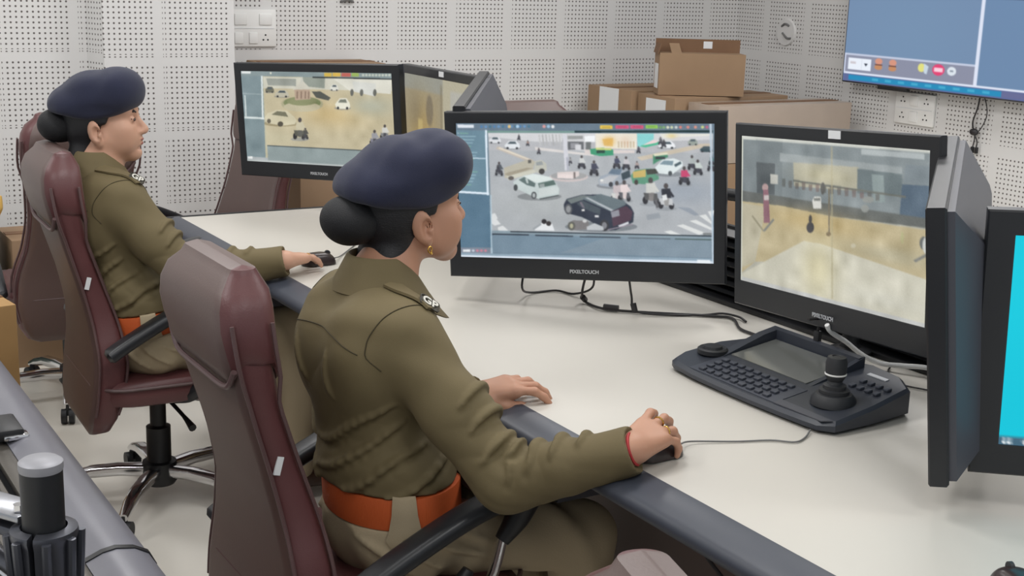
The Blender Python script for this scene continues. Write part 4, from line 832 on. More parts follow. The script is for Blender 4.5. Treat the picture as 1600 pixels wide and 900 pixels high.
for k in range(10):
    MB().box(cl(-0.975-0.020*k, 0.95, 0.728-0.001*k), (0.011, 4.3, 0.012), bevel=0.002, seg=1).build('slat', M['bronze'], con)
MB().box(cl(-1.06, 0.95, 0.705), (0.24, 4.3, 0.02)).build('slat_bed', M['black'], con)
MB().box(cl(-0.90, 0.95, 0.34), (0.03, 4.3, 0.68)).build('rear_panel', M['darkpanel'], con)
for yy in (-1.1, 3.05): MB().box(cl(-1.05, yy, 0.345), (0.30, 0.03, 0.69)).build('end_panel', M['darkpanel'], con)
pol = thing('clamp_pole', 'black monitor pole with grey cap and cast clamp collar at the lower left corner', 'pole', (-0.998, 0.482, 0.734))
MB().lathe([(0.0, 0), (0.0285, 0), (0.0285, 0.192), (0.0, 0.192)], seg=40).build('tube', M['black'], pol)
MB().lathe([(0.0288, 0.186), (0.0298, 0.190), (0.0296, 0.198), (0.024, 0.202), (0.0, 0.203)], seg=40).build('cap', mat('matte grey cap', srgb(150, 150, 156), 0.45, metal=0.2), pol)
for s in (-1, 1):
    cm = MB(); n = 14; rings = []
    for z, r in ((0.0, 0.040), (0.03, 0.041), (0.085, 0.043), (0.095, 0.046), (0.102, 0.045), (0.105, 0.033)):
        ring = [(0.0315*math.cos(a), 0.0315*math.sin(a), z) for a in np.linspace(s*PI/2-PI/2+0.09-2.2, s*PI/2+PI/2-0.09-2.2, n)]
        ring += [(r*math.cos(a), r*math.sin(a), z) for a in np.linspace(s*PI/2+PI/2-0.09-2.2, s*PI/2-PI/2+0.09-2.2, n)]
        rings.append(ring)
    cm.loft(rings); 
    for da in (-1.1, -0.35, 0.4, 1.15):
        a = s*PI/2+da-2.2
        cm.tube([(0.042*math.cos(a), 0.042*math.sin(a), 0.004), (0.046*math.cos(a), 0.046*math.sin(a), 0.06), (0.048*math.cos(a), 0.048*math.sin(a), 0.096)], 0.0065, 8, 3)
    cm.build('clamp_half', M['metal_dark'], pol)
MB().box((-0.06, 0.115, 0.112), (0.055, 0.20, 0.010), rot=Matrix.Rotation(0.55, 3, 'Z'), bevel=0.002).build('arm_plate', M['metal_light'], pol)
MB().box((-0.06, 0.115, 0.088), (0.05, 0.20, 0.014), rot=Matrix.Rotation(0.55, 3, 'Z'), bevel=0.002).build('arm_plate', M['metal_dark'], pol)
MB().cyl((-0.025, 0.035, 0.118), (-0.025, 0.035, 0.128), 0.008, seg=6).build('bolt', M['chrome'], pol)
MB().tube([(-0.036, 0.03, 0.035), (-0.05, 0.10, 0.035), (-0.055, 0.125, 0.035)], [0.012, 0.014, 0.014], 12, 0).build('tension_knob', M['metal_dark'], pol)
MB().tube([(-0.036, 0.02, 0.018), (-0.06, 0.14, 0.018)], [0.008, 0.008], 12, 0).build('tension_screw', M['chrome'], pol)
clip = thing('cable_clip', 'small black and chrome clip on the grey console edge, left side of the photo', 'clip', (-0.925, 1.13, 0.748))
MB().box((0, 0.02, 0.01), (0.05, 0.10, 0.022), bevel=0.006).build('clip_body', M['black'], clip)
MB().box((0.01, -0.02, 0.006), (0.045, 0.03, 0.010), bevel=0.004).build('clip_foot', M['chrome'], clip)
# ------------------------------------------------------------------ signed distance modelling for bodies and cloth
class Field:
    def __init__(s, lo, hi, h):
        s.lo = np.array(lo, float); s.h = h; s.n = np.ceil((np.array(hi)-s.lo)/h).astype(int)+1
        s.d = np.full(s.n, 1.0, np.float32); s.inv = None
    def rigid(s, o, R):          # following primitives are given in a turned frame: world = o + R @ local
        s.inv = (np.array(o, float), np.array(R, float)) if o is not None else None
    def W(s, p):
        p = np.array(p, float); return p if s.inv is None else s.inv[0]+s.inv[1] @ p
    def box(s, lo, hi):
        a = np.clip(np.floor((lo-s.lo)/s.h).astype(int), 0, s.n); b = np.clip(np.ceil((hi-s.lo)/s.h).astype(int)+1, 0, s.n)
        if np.any(b <= a): return None
        sl = tuple(slice(i, j) for i, j in zip(a, b))
        X = [(s.lo[k]+s.h*np.arange(a[k], b[k])).astype(np.float32) for k in range(3)]
        return sl, X[0][:, None, None], X[1][None, :, None], X[2][None, None, :]
    def mix(s, sl, e, k, op):
        d = s.d[sl]
        if op == 'u':
            if k > 0: h = np.maximum(k-np.abs(d-e), 0)/k; s.d[sl] = np.minimum(d, e)-h*h*k*0.25
            else: s.d[sl] = np.minimum(d, e)
        else:
            e = -e
            if k > 0: h = np.maximum(k-np.abs(d-e), 0)/k; s.d[sl] = np.maximum(d, e)+h*h*k*0.25
            else: s.d[sl] = np.maximum(d, e)
    def cap(s, a, b, ra, rb=None, k=0.02, op='u'):
        rb = ra if rb is None else rb; a, b = s.W(a), s.W(b); m = max(ra, rb)+k+3*s.h
        q = s.box(np.minimum(a, b)-m, np.maximum(a, b)+m)
        if q is None: return
        sl, x, y, z = q; v = b-a; L = float(v @ v)+1e-12
        t = np.clip(((x-a[0])*v[0]+(y-a[1])*v[1]+(z-a[2])*v[2])/L, 0, 1)
        e = np.sqrt((x-a[0]-t*v[0])**2+(y-a[1]-t*v[1])**2+(z-a[2]-t*v[2])**2)-(ra+(rb-ra)*t)
        s.mix(sl, e.astype(np.float32), k, op)
    def chain(s, pts, rs, k=0.02, op='u'):
        for i in range(len(pts)-1): s.cap(pts[i], pts[i+1], rs[i], rs[i+1], k, op)
    def ell(s, c, r, k=0.02, op='u', R=None):
        c = s.W(c); r = np.array(r, float); Rm = np.eye(3) if R is None else np.array(R, float)
        if s.inv is not None: Rm = s.inv[1] @ Rm
        m = np.abs(Rm) @ r+k+4*s.h; q = s.box(c-m, c+m)
        if q is None: return
        sl, x, y, z = q; x, y, z = x-c[0], y-c[1], z-c[2]
        u = [(Rm[0, i]*x+Rm[1, i]*y+Rm[2, i]*z) for i in range(3)]
        k0 = np.sqrt(sum((u[i]/r[i])**2 for i in range(3)))+1e-6; k1 = np.sqrt(sum((u[i]/r[i]**2)**2 for i in range(3)))+1e-6
        s.mix(sl, (k0*(k0-1)/k1).astype(np.float32), k, op)
    def half(s, p, n, k=0.0):    # keep the side the normal points away from
        n = np.array(n, float); n = n/np.linalg.norm(n); p = s.W(p)
        if s.inv is not None: n = s.inv[1] @ n
        X = [(s.lo[i]+s.h*np.arange(s.n[i])).astype(np.float32) for i in range(3)]
        e = -((X[0][:, None, None]-p[0])*n[0]+(X[1][None, :, None]-p[1])*n[1]+(X[2][None, None, :]-p[2])*n[2])
        s.mix((slice(None),)*3, e.astype(np.float32), k, 's')
    def cloth(s, fn):
        X = [(s.lo[i]+s.h*np.arange(s.n[i])).astype(np.float32) for i in range(3)]
        s.d += fn(X[0][:, None, None], X[1][None, :, None], X[2][None, None, :]).astype(np.float32)
    def val(s, p):
        q = (np.array(p, float)-s.lo)/s.h; q = np.clip(q, 0, s.n-1.001); i = q.astype(int); t = q-i; r = 0.0
        for a in (0, 1):
            for b in (0, 1):
                for c in (0, 1):
                    r += s.d[i[0]+a, i[1]+b, i[2]+c]*(t[0] if a else 1-t[0])*(t[1] if b else 1-t[1])*(t[2] if c else 1-t[2])
        return float(r)
    def grad(s, p):
        e = s.h*1.5; g = np.array([s.val(p+e*np.eye(3)[k])-s.val(p-e*np.eye(3)[k]) for k in range(3)]); return g/(np.linalg.norm(g)+1e-9)
    def project(s, p, lift=0.0):
        p = np.array(p, float)
        for _ in range(12): p = p-s.grad(p)*np.clip(s.val(p), -0.03, 0.03)*0.8
        n = s.grad(p); return p+n*lift, n
    def mesh(s, name, origin=(0, 0, 0), smooth=1):
        d = s.d; neg = d < 0
        for ax in range(3):      # close at the borders
            for e in (0, -1):
                sl = [slice(None)]*3; sl[ax] = e; neg[tuple(sl)] = False; d[tuple(sl)] = np.maximum(d[tuple(sl)], 1e-4)
        c = [(i, j, k) for i in (0, 1) for j in (0, 1) for k in (0, 1)]
        sh = lambda A, o: A[o[0]:A.shape[0]-1+o[0], o[1]:A.shape[1]-1+o[1], o[2]:A.shape[2]-1+o[2]]
        cnt = sum(sh(neg, o).astype(np.int8) for o in c); act = (cnt > 0) & (cnt < 8)
        idx = np.argwhere(act); ids = np.full(act.shape, -1, np.int32); ids[act] = np.arange(len(idx))
        V = np.zeros((len(idx), 3)); N = np.zeros(len(idx))
        val = {o: d[idx[:, 0]+o[0], idx[:, 1]+o[1], idx[:, 2]+o[2]] for o in c}
        for a in c:
            for ax in range(3):
                if a[ax]: continue
                b = list(a); b[ax] = 1; b = tuple(b); va, vb = val[a], val[b]; cr_ = (va < 0) != (vb < 0)
                t = np.where(cr_, va/np.where(va == vb, 1, va-vb), 0); P = np.tile(np.array(a, float), (len(idx), 1)); P[:, ax] = t
                V += P*cr_[:, None]; N += cr_
        V = idx+V/N[:, None]
        F = []
        for ax in range(3):
            o1, o2 = [(1, 2), (2, 0), (0, 1)][ax]
            sl0 = [slice(None)]*3; sl1 = [slice(None)]*3; sl0[ax] = slice(0, -1); sl1[ax] = slice(1, None)
            e = neg[tuple(sl0)] != neg[tuple(sl1)]; q = np.argwhere(e); q = q[(q[:, o1] > 0) & (q[:, o2] > 0)]
            fl = neg[q[:, 0], q[:, 1], q[:, 2]]
            def cell(a, b):
                p = q.copy(); p[:, o1] -= a; p[:, o2] -= b; return ids[p[:, 0], p[:, 1], p[:, 2]]
            Q = np.stack([cell(1, 1), cell(0, 1), cell(0, 0), cell(1, 0)], 1); Q[~fl] = Q[~fl][:, ::-1]; F.append(Q)
        F = np.concatenate(F); F = F[(F >= 0).all(1)]
        for _ in range(smooth):  # a light relaxation removes the voxel steps
            acc = np.zeros_like(V); num = np.zeros(len(V))
            for i in range(4):
                for j in ((i+1) % 4, (i-1) % 4):
                    for ax in range(3): acc[:, ax] += np.bincount(F[:, i], V[F[:, j], ax], len(V))
                    num += np.bincount(F[:, i], minlength=len(V))
            V = 0.45*V+0.55*acc/np.maximum(num, 1)[:, None]
        V = s.lo+V*s.h-np.array(origin)
        me = bpy.data.meshes.new(name); me.vertices.add(len(V)); me.vertices.foreach_set('co', V.astype(np.float32).ravel())
        me.loops.add(F.size); me.loops.foreach_set('vertex_index', F.astype(np.int32).ravel()); me.polygons.add(len(F))
        me.polygons.foreach_set('loop_start', np.arange(0, F.size, 4, dtype=np.int32)); me.update(calc_edges=True)
        me.polygons.foreach_set('use_smooth', np.ones(len(F), bool)); return me

V3 = lambda *a: np.array(a, float)
def unit(v): v = np.array(v, float); return v/np.linalg.norm(v)
def rotm(axis, a):
    return np.array(Matrix.Rotation(a, 3, Vector(axis)))

# ------------------------------------------------------------------ people
M['skin'] = mat('skin', srgb(186, 139, 114), 0.5, bump=0.05, bscale=350, var=0.05, vscale=30, sss=0.12)
M['skin_pale'] = mat('paler skin', srgb(196, 152, 128), 0.5, bump=0.05, bscale=350, var=0.05, vscale=30, sss=0.12)
M['lip'] = mat('lips', srgb(150, 92, 84), 0.45)
M['brow'] = mat('eyebrow hair', srgb(44, 34, 32), 0.7)
M['eye'] = mat('eye', srgb(58, 44, 40), 0.2)
M['hair'] = mat('black hair', srgb(19, 19, 23), 0.5, bump=0.5, bscale=90, stretch=(1, 6, 6))
M['net'] = mat('black hair net bun', srgb(17, 18, 22), 0.7, bump=0.6, bscale=500)
M['beret'] = mat('navy wool beret', srgb(33, 37, 60), 0.92, bump=0.35, bscale=700, var=0.10, vscale=18, sheen=0.12)
M['shirt'] = mat('olive khaki cotton', srgb(104, 92, 63), 0.8, bump=0.16, bscale=700, var=0.06, vscale=14)
M['seam'] = mat('olive stitching', srgb(62, 54, 34), 0.9)
M['trouser'] = mat('beige khaki cotton', srgb(168, 153, 126), 0.85, bump=0.22, bscale=300, var=0.05, vscale=12)
M['belt'] = mat('orange webbing belt', srgb(202, 92, 42), 0.6, bump=0.5, bscale=160, stretch=(6, 6, 0.4))
M['gold'] = mat('gold', srgb(226, 184, 96), 0.2, metal=1)
M['silver'] = mat('silver badge metal', srgb(178, 176, 168), 0.35, metal=0.4)
M['badge_back'] = mat('dark badge ground', srgb(58, 54, 44), 0.6)
M['red'] = mat('red thread', srgb(176, 44, 48), 0.6)
M['nail'] = mat('red nail', srgb(136, 48, 58), 0.25)
M['shoe'] = mat('brown leather shoe', srgb(70, 46, 34), 0.35)
M['button'] = mat('button', srgb(150, 138, 112), 0.4)

def head_sdf(f, P):
    Hc, R = P['head'], P['headR']; f.rigid(Hc, R)
    f.ell((-0.014, 0, 0.026), (0.094, 0.074, 0.090), 0.01)
    f.ell((0.034, 0, -0.03), (0.058, 0.058, 0.074), 0.025); f.ell((0.050, 0, 0.036), (0.042, 0.060, 0.048), 0.02)
    for s in (-1, 1):
        f.cap((0.0, s*0.052, -0.050), (0.066, s*0.014, -0.098), 0.018, 0.015, 0.025); f.ell((0.058, s*0.040, -0.022), (0.026, 0.024, 0.024), 0.02)
        f.cap((0.079, s*0.012, 0.022), (0.072, s*0.042, 0.020), 0.010, 0.009, 0.015)
    f.ell((0.074, 0, -0.097), (0.020, 0.022, 0.017), 0.02); f.ell((0.074, 0, -0.058), (0.022, 0.032, 0.030), 0.02)
    for s in (-1, 1): f.ell((0.046, s*0.040, -0.052), (0.036, 0.022, 0.036), 0.03)
    for s in (-1, 1): f.ell((0.089, s*0.032, 0.002), (0.012, 0.017, 0.011), 0.012, 's')
    f.cap((0.085, 0, 0.010), (0.110, 0, -0.029), 0.0080, 0.0104, 0.012); f.ell((0.106, 0, -0.035), (0.0105, 0.0115, 0.0085), 0.008)
    for s in (-1, 1): f.ell((0.096, s*0.011, -0.036), (0.011, 0.0085, 0.008), 0.008); f.ell((0.080, s*0.032, 0.002), (0.011, 0.014, 0.010), 0.004)
    f.ell((0.0945, 0, -0.0575), (0.0085, 0.021, 0.0055), 0.006); f.ell((0.0925, 0, -0.0695), (0.0085, 0.019, 0.0065), 0.006)
    f.cap((0.102, -0.020, -0.0632), (0.102, 0.020, -0.0632), 0.0022, k=0.004, op='s'); f.ell((0.090, 0, -0.082), (0.006, 0.02, 0.004), 0.008, 's')
    for s in (-1, 1):      # ears
        E = rotm((0, 0, 1), s*0.35) @ rotm((0, 1, 0), -0.18)
        f.ell((-0.014, s*0.079, -0.026), (0.021, 0.0085, 0.034), 0.005, R=E); f.ell((-0.003, s*0.075, -0.056), (0.010, 0.0065, 0.012), 0.005)
        f.ell((-0.007, s*0.0875, -0.029), (0.0115, 0.0105, 0.020), 0.003, 's', R=E); f.cap((-0.001, s*0.083, -0.034), (0.001, s*0.081, -0.040), 0.0055, k=0.004)
    f.rigid(None, None)
    nb = P['neck']; top = Hc+R @ V3(-0.022, 0, -0.045)
    f.cap(top, nb+V3(0.012, 0, 0.0), 0.050, 0.054, 0.03)

def hand_sdf(f, wrist, fwd, up, thumb, spec, k=0.005, sc=1.0):
    """palm and five separate fingers; fwd = towards the knuckles, up = back of the hand, thumb = side the thumb is on"""
    fwd = unit(fwd); up = unit(up-fwd*np.dot(up, fwd)); sd = np.cross(up, fwd); sd = sd if np.dot(sd, thumb) > 0 else -sd
    tips = {}
    w = np.array(wrist, float)
    f.cap(w-fwd*0.006, w+fwd*0.015, 0.0245, 0.024, 0.015)
    base = {'index': (0.083, 0.027), 'middle': (0.086, 0.008), 'ring': (0.081, -0.011), 'little': (0.072, -0.028)}
    ln = {'index': (0.040, 0.024, 0.019), 'middle': (0.044, 0.027, 0.020), 'ring': (0.040, 0.025, 0.019), 'little': (0.031, 0.019, 0.017)}
    for nme, (bx, by) in base.items():
        kn = w+(fwd*bx+sd*by)*sc
        f.cap(w+fwd*0.012+sd*by*0.55, kn-up*0.004, 0.0175, 0.0135, 0.014)
        a0, a1, a2, spr = spec[nme]; p = kn; ang = 0.0; rad = 0.0088 if nme != 'little' else 0.0075
        d0 = unit(fwd+sd*spr)
        pts = [p]; dirs = []
        for L, a in zip(ln[nme], (a0, a1, a2)):
            ang += a; d = d0*math.cos(ang)-up*math.sin(ang); p = p+d*L*sc; pts.append(p); dirs.append(d)
        f.chain(pts, [rad*1.08, rad, rad*0.92, rad*0.78], k)
        tips[nme] = (pts, dirs)
    t0, t1, t2, tw = spec['thumb']
    b = w+fwd*0.022+sd*0.026-up*0.006; d1 = unit(fwd*math.cos(t0)+sd*math.sin(t0)-up*tw); m = b+d1*0.040*sc
    d2 = unit(fwd*math.cos(t1)+sd*math.sin(t1)-up*tw); q = m+d2*0.030*sc; d3 = unit(fwd*math.cos(t2)+sd*math.sin(t2)-up*tw*1.1); e = q+d3*0.022*sc
    f.cap(w+fwd*0.01, b, 0.018, 0.016, 0.014); f.chain([b, m, q, e], [0.0155, 0.0115, 0.0098, 0.0082], 0.008)
    tips['thumb'] = ([b, m, q, e], [d1, d2, d3]); return tips

def circle_pts(c, ax, r, a0, a1, ref, n=9, squash=1.0):
    ax = unit(ax); x = unit(np.array(ref, float)-ax*np.dot(ref, ax)); y = np.cross(ax, x)
    return [c+(x*math.cos(a)+y*math.sin(a)*squash)*r for a in np.linspace(a0, a1, n)]

def officer(P):
    o = np.array(P['base'], float); h = P['h']; Lf = lambda p: np.array(p, float)-o
    pel, wst, che, nb, Hc, R = P['pelvis'], P['waist'], P['chest'], P['neck'], P['head'], P['headR']
    rs, ls, re_, le, rw, lw = P['rsh'], P['lsh'], P['relb'], P['lelb'], P['rwrist'], P['lwrist']
    pts = np.array([pel, Hc, rw, lw, re_, le, P['rknee'], P['lknee'], P['rank'], P['lank'], Hc+V3(0, 0, 0.12)])
    lo = np.minimum(pts.min(0), V3(9, 9, 0.02))-0.19; hi = pts.max(0)+0.20; lo[2] = 0.0
    # ---- the body itself: one continuous skin
    f = Field(lo, hi, h)
    head_sdf(f, P)
    f.cap(nb, che, 0.060, 0.095, 0.05); f.ell(che, (0.095, 0.135, 0.14), 0.05); f.ell(wst, (0.085, 0.118, 0.11), 0.06); f.ell(pel, (0.105, 0.150, 0.11), 0.06)
    f.cap(rs, ls, 0.045, k=0.05)
    for a, b, c in ((rs, re_, rw), (ls, le, lw)): f.cap(a, b, 0.046, 0.038, 0.03); f.cap(b, c, 0.038, 0.0255, 0.015)
    for s, kn, an in ((-1, P['rknee'], P['rank']), (1, P['lknee'], P['lank'])):
        hp = pel+V3(0.02, s*0.085, -0.02); f.cap(hp, kn, 0.072, 0.052, 0.04); f.cap(kn, an, 0.050, 0.034, 0.02); f.cap(an, an+V3(0.14, 0, -0.045), 0.032, 0.022, 0.02)
    tr = hand_sdf(f, rw, *P['rhand']); tl = hand_sdf(f, lw, *P['lhand'])
    body = obj('person', f.mesh('person', o, 2), P['skin']); body.location = o
    tag(body, P['label'], 'person')
    # ---- eyes, brows, lips
    for s in (-1, 1):
        g = Field(Hc-0.14, Hc+0.14, 0.0025)
        g.rigid(Hc, R); g.chain([(0.0915, s*0.016, 0.020), (0.0885, s*0.032, 0.0255), (0.076, s*0.047, 0.019)], [0.0032, 0.0038, 0.0022], 0.004)
        obj('eyebrow', g.mesh('eyebrow', o), M['brow'], body)
        g = Field(Hc-0.14, Hc+0.14, 0.0025); g.rigid(Hc, R); g.ell((0.0895, s*0.033, 0.001), (0.0042, 0.0095, 0.0042), 0.0); g.cap((0.0905, s*0.022, 0.005), (0.083, s*0.046, 0.004), 0.002, k=0.002)
        obj('eye', g.mesh('eye', o), M['eye'], body)
    g = Field(Hc-0.14, Hc+0.14, 0.0025); g.rigid(Hc, R); g.ell((0.0965, 0, -0.0578), (0.0075, 0.0195, 0.0046), 0.003); g.ell((0.0945, 0, -0.0692), (0.0075, 0.0175, 0.0055), 0.003); g.cap((0.106, -0.02, -0.0632), (0.106, 0.02, -0.0632), 0.0016, k=0.003, op='s')
    obj('lips', g.mesh('lips', o), M['lip'], body)
    # ---- hair: cap below the beret, and the netted bun
    g = Field(Hc-0.22, Hc+0.20, 0.004); g.rigid(Hc, R)
    g.ell((-0.020, 0, 0.018), (0.097, 0.079, 0.094), 0.01); g.ell((-0.052, 0, -0.030), (0.056, 0.060, 0.058), 0.03); g.cap((-0.050, -0.026, -0.07), (-0.050, 0.026, -0.07), 0.032, k=0.02); g.cap((-0.072, -0.034, -0.095), (-0.074, 0.026, -0.095), 0.034, k=0.02); g.cap((-0.084, -0.040, -0.135), (-0.086, 0.020, -0.135), 0.035, k=0.02); g.cap((-0.090, -0.040, -0.165), (-0.090, 0.015, -0.165), 0.032, k=0.02)
    g.ell((0.046, 0, -0.075), (0.066, 0.13, 0.105), 0.008, 's'); g.ell((0.052, 0, -0.01), (0.06, 0.0995, 0.055), 0.01, 's')
    for s in (-1, 1):
        g.cap((0.018, s*0.066, 0.02), (0.014, s*0.0705, 0.000), 0.010, 0.006, 0.012); g.ell((-0.010, s*0.085, -0.036), (0.021, 0.02, 0.034), 0.004, 's')
    obj('hair', g.mesh('hair', o), M['hair'], body)
    g = Field(Hc-0.30, Hc+0.10, 0.004); g.rigid(Hc, R); bc = P.get('bun', V3(-0.132, 0, -0.010))
    g.ell(bc, (0.054, 0.060, 0.047), 0.01, R=rotm((0, 1, 0), 0.25)); g.cap(bc, (-0.07, 0, -0.01), 0.036, 0.044, 0.02)
    obj('hair_bun', g.mesh('hair_bun', o), M['net'], body)
    # ---- beret
    g = Field(Hc-0.25, Hc+0.25, 0.004); g.rigid(Hc, R)
    T = rotm((0, 1, 0), -0.20)
    g.ell((-0.010, 0, 0.064), (0.118, 0.106, 0.060), 0.02, R=T); g.ell((-0.086, 0.0, 0.046), (0.060, 0.084, 0.046), 0.05); g.ell((0.044, -0.012, 0.098), (0.064, 0.086, 0.048), 0.04); g.ell((0.058, -0.015, 0.070), (0.046, 0.080, 0.050), 0.04); g.ell((-0.026, -0.01, 0.098), (0.058, 0.080, 0.040), 0.03)
    g.cap((-0.004, -0.10, 0.156), (0.004, 0.06, 0.160), 0.009, 0.006, 0.030, 's')
    g.ell((-0.012, 0, 0.026), (0.106, 0.090, 0.036), 0.02)
    g.half((-0.01, 0, 0.000), (0.30, 0, -1), 0.015); g.half((-0.01, 0, 0.000), (-0.24, 0, -1), 0.015)
    g.cloth(lambda x, y, z: 0.0016*np.sin(41*x+23*z+6*np.sin(17*y))*np.sin(29*y+19*z))
    beret = obj('beret', g.mesh('beret', o, 2), M['beret'], body)
    # ---- shirt
    lo2 = np.minimum.reduce([pel, che, rs, ls, re_, le, rw, lw])-0.16; hi2 = np.maximum.reduce([pel, che, nb, rs, ls, re_, le, rw, lw])+0.16
    g = Field(lo2, hi2, max(h, 0.004))
    ax = unit(che-pel); zb = P['beltz']
    g.ell(pel+V3(0, 0, 0.06), (0.122, 0.160, 0.12), 0.03); g.ell(wst, (0.112, 0.150, 0.12), 0.06); g.ell(che, (0.116, 0.160, 0.150), 0.06)
    for s in (-1, 1): g.ell(che+V3(0.062, s*0.068, -0.015), (0.062, 0.066, 0.070), 0.04); g.ell(che+V3(-0.055, s*0.075, 0.05), (0.055, 0.075, 0.10), 0.05)
    g.cap(rs*0.86+ls*0.14, ls*0.86+rs*0.14, 0.064, k=0.05); g.cap(nb+V3(-0.005, 0, -0.035), rs+V3(0, 0.02, 0.015), 0.060, 0.054, 0.05); g.cap(nb+V3(-0.005, 0, -0.035), ls+V3(0, -0.02, 0.015), 0.060, 0.054, 0.05)
    def ridge(ph): return np.abs(np.sin(ph))**0.65-0.62
    for a, b, c, nm in ((rs, re_, rw, 'r'), (ls, le, lw, 'l')):
        mid = (a+b)/2; cu_ = c-unit(c-b)*0.004
        g.chain([a, mid, b], [0.067, 0.059, 0.055], 0.035); g.chain([b, (b*0.5+cu_*0.5), cu_], [0.058, 0.051, 0.042], 0.012)
        ua, uf = unit(b-a), unit(c-b); inner = unit(unit(a-b)+unit(c-b)); La, Lc = np.linalg.norm(b-a), np.linalg.norm(c-b)
        def sleeve(x, y, z):
            out = 0.0
            for o_, u_, L_, lam, amp, t0, t1, dg, tw in ((a, ua, La, 0.070, 0.0045, 0.52, 1.02, 1.35, 0.5), (b, uf, Lc, 0.056, 0.0040, -0.02, 0.62, -1.5, 0.2)):
                px, py, pz = x-o_[0], y-o_[1], z-o_[2]; s_ = px*u_[0]+py*u_[1]+pz*u_[2]
                e1 = unit(inner-u_*np.dot(inner, u_)); e2 = np.cross(u_, e1)
                c1 = px*e1[0]+py*e1[1]+pz*e1[2]; c2 = px*e2[0]+py*e2[1]+pz*e2[2]; r_ = np.sqrt(c1*c1+c2*c2)+1e-6
                th = np.arctan2(c2, c1); t_ = s_/L_
                w_ = np.clip((t_-t0)/0.16, 0, 1)*np.clip((t1-t_)/0.22, 0, 1)*np.clip((0.092-r_)/0.02, 0, 1)
                ph = PI*s_/lam+dg*np.sin(th-tw)*1.0+0.6*np.sin(2*th+1.3+9*s_)
                out = out-amp*w_*(0.30+0.70*(0.5+0.5*np.cos(th-tw*0.5)))*ridge(ph)
            return out
        g.cloth(sleeve)
        g.cap(cu_-uf*0.062, cu_, 0.0440, 0.0425, 0.003)
    z0 = wst[2]
    def folds(x, y, z):
        a = np.arctan2(y-pel[1], x-pel[0]); wgt = np.exp(-((z-(zb+0.075))/0.07)**2)
        w1 = -0.0030*ridge(PI*(z-0.30*(y-pel[1])*(0.6+0.4*np.sin(11*y+2))+0.010*np.sin(3*a+0.6)+0.006*np.sin(7*a+1)+0.10*(x-pel[0]))/0.043)*wgt*(0.65+0.35*np.sin(4*a+31*z))
        q = 0.62*z+0.70*(y-che[1])+0.25*(x-che[0])
        w2 = -0.0030*ridge(PI*(q+0.012*np.sin(14*y+9*z))/0.072)*np.exp(-((z-che[2]+0.03)/0.10)**2)*np.clip((0.13-np.abs(y-che[1]+0.01))/0.04, 0, 1)*np.clip((che[0]+0.02-x)/0.06, 0, 1)
        w3 = 0.0022*np.sin(26*y+19*z+15*x+2*np.sin(23*z+9*x))
        return w1+w2+w3
    g.cloth(folds)
    def crease(pts, r=0.0062, depth=0.5):
        q = [g.project(p) for p in smooth_path(pts, 4)]; n = len(q)
        off = lambda i: math.sin(PI*i/(n-1))
        g.chain([p+n_*(0.0005) for p, n_ in q], [r*(0.25+0.75*off(i)) for i in range(n)], 0.010)
        dn = [p+n_*0.0025+P.get('crease_dir', V3(0, 0, -1))*(r*1.9) for p, n_ in q]
        q2 = [g.project(p) for p in dn]
        g.chain([p+n_*0.0035 for p, n_ in q2], [r*depth*(0.3+0.9*off(i)) for i in range(n)], 0.009, 's')
    for a, b, c, sg in ((rs, re_, rw, -1), (ls, le, lw, 1)):
        uf, ua = unit(c-b), unit(b-a); inner = unit(unit(a-b)+unit(c-b))
        g.cap(b+inner*0.030, b+inner*0.052, 0.024, 0.018, 0.03)
        for t, lean, a0, a1, rr in ((0.10, -0.5, -1.7, 1.5, 0.0075), (0.24, -0.75, -1.9, 1.3, 0.0080), (0.40, -0.95, -1.8, 1.0, 0.0072), (0.57, -1.1, -1.5, 0.7, 0.0055)):
            ax_ = unit(uf+inner*lean*0.55); crease(circle_pts(b+(c-b)*t, ax_, 0.056, a0, a1, inner, 8), rr)
        for t, lean, a0, a1, rr in ((0.86, 0.6, -1.6, 1.4, 0.0062), (0.72, 0.9, -1.5, 1.1, 0.0056), (0.60, 1.1, -1.2, 0.9, 0.0050)):
            ax_ = unit(ua+inner*lean*0.55); crease(circle_pts(a+(b-a)*t, ax_, 0.064, a0, a1, inner, 8), rr)
    for pts_, rr in (([(-.02, -.135, -.02), (-.08, -.105, -.075), (-.115, -.04, -.12), (-.115, .03, -.135)], 0.0075), ([(.0, -.145, -.065), (-.06, -.125, -.115), (-.105, -.06, -.165), (-.11, .02, -.185)], 0.007),
                     ([(.04, -.14, -.12), (-.02, -.145, -.15), (-.08, -.105, -.20), (-.11, -.02, -.225)], 0.0068), ([(-.10, .075, .06), (-.115, .055, .02), (-.12, .02, -.02)], 0.0055), ([(-.105, -.055, .055), (-.115, -.06, .01), (-.11, -.07, -.03)], 0.0055),
                     ([(.09, -.10, -.15), (.03, -.15, -.185), (-.04, -.14, -.215)], 0.0065), ([(-.10, .09, -.16), (-.115, .03, -.20), (-.10, -.05, -.245)], 0.006)):
        crease([che+V3(*p) for p in pts_], rr)
    # yoke seam across the back, armhole seam, and centre-back ease
    sh = unit(ls-rs)
    g.half(P['belt_c']+V3(0, 0, 0.002), -P['belt_n'], 0.0)
    for c_, d_ in ((rw, unit(rw-re_)), (lw, unit(lw-le))): g.cap(c_+d_*0.0575, c_+d_*0.20, 0.060, 0.062, 0.0, 's')
    shirt = obj('shirt', g.mesh('shirt', o, 1), M['shirt'], body)
    def seam(pts, r=0.0013): MB().tube([Lf(g.project(p, 0.0003)[0]) for p in pts], r, 6, 3).build('seam', M['seam'], shirt)
    seam([che+V3(-0.13, t, 0.105-0.02*abs(t)/0.15) for t in np.linspace(-0.175, 0.175, 12)])
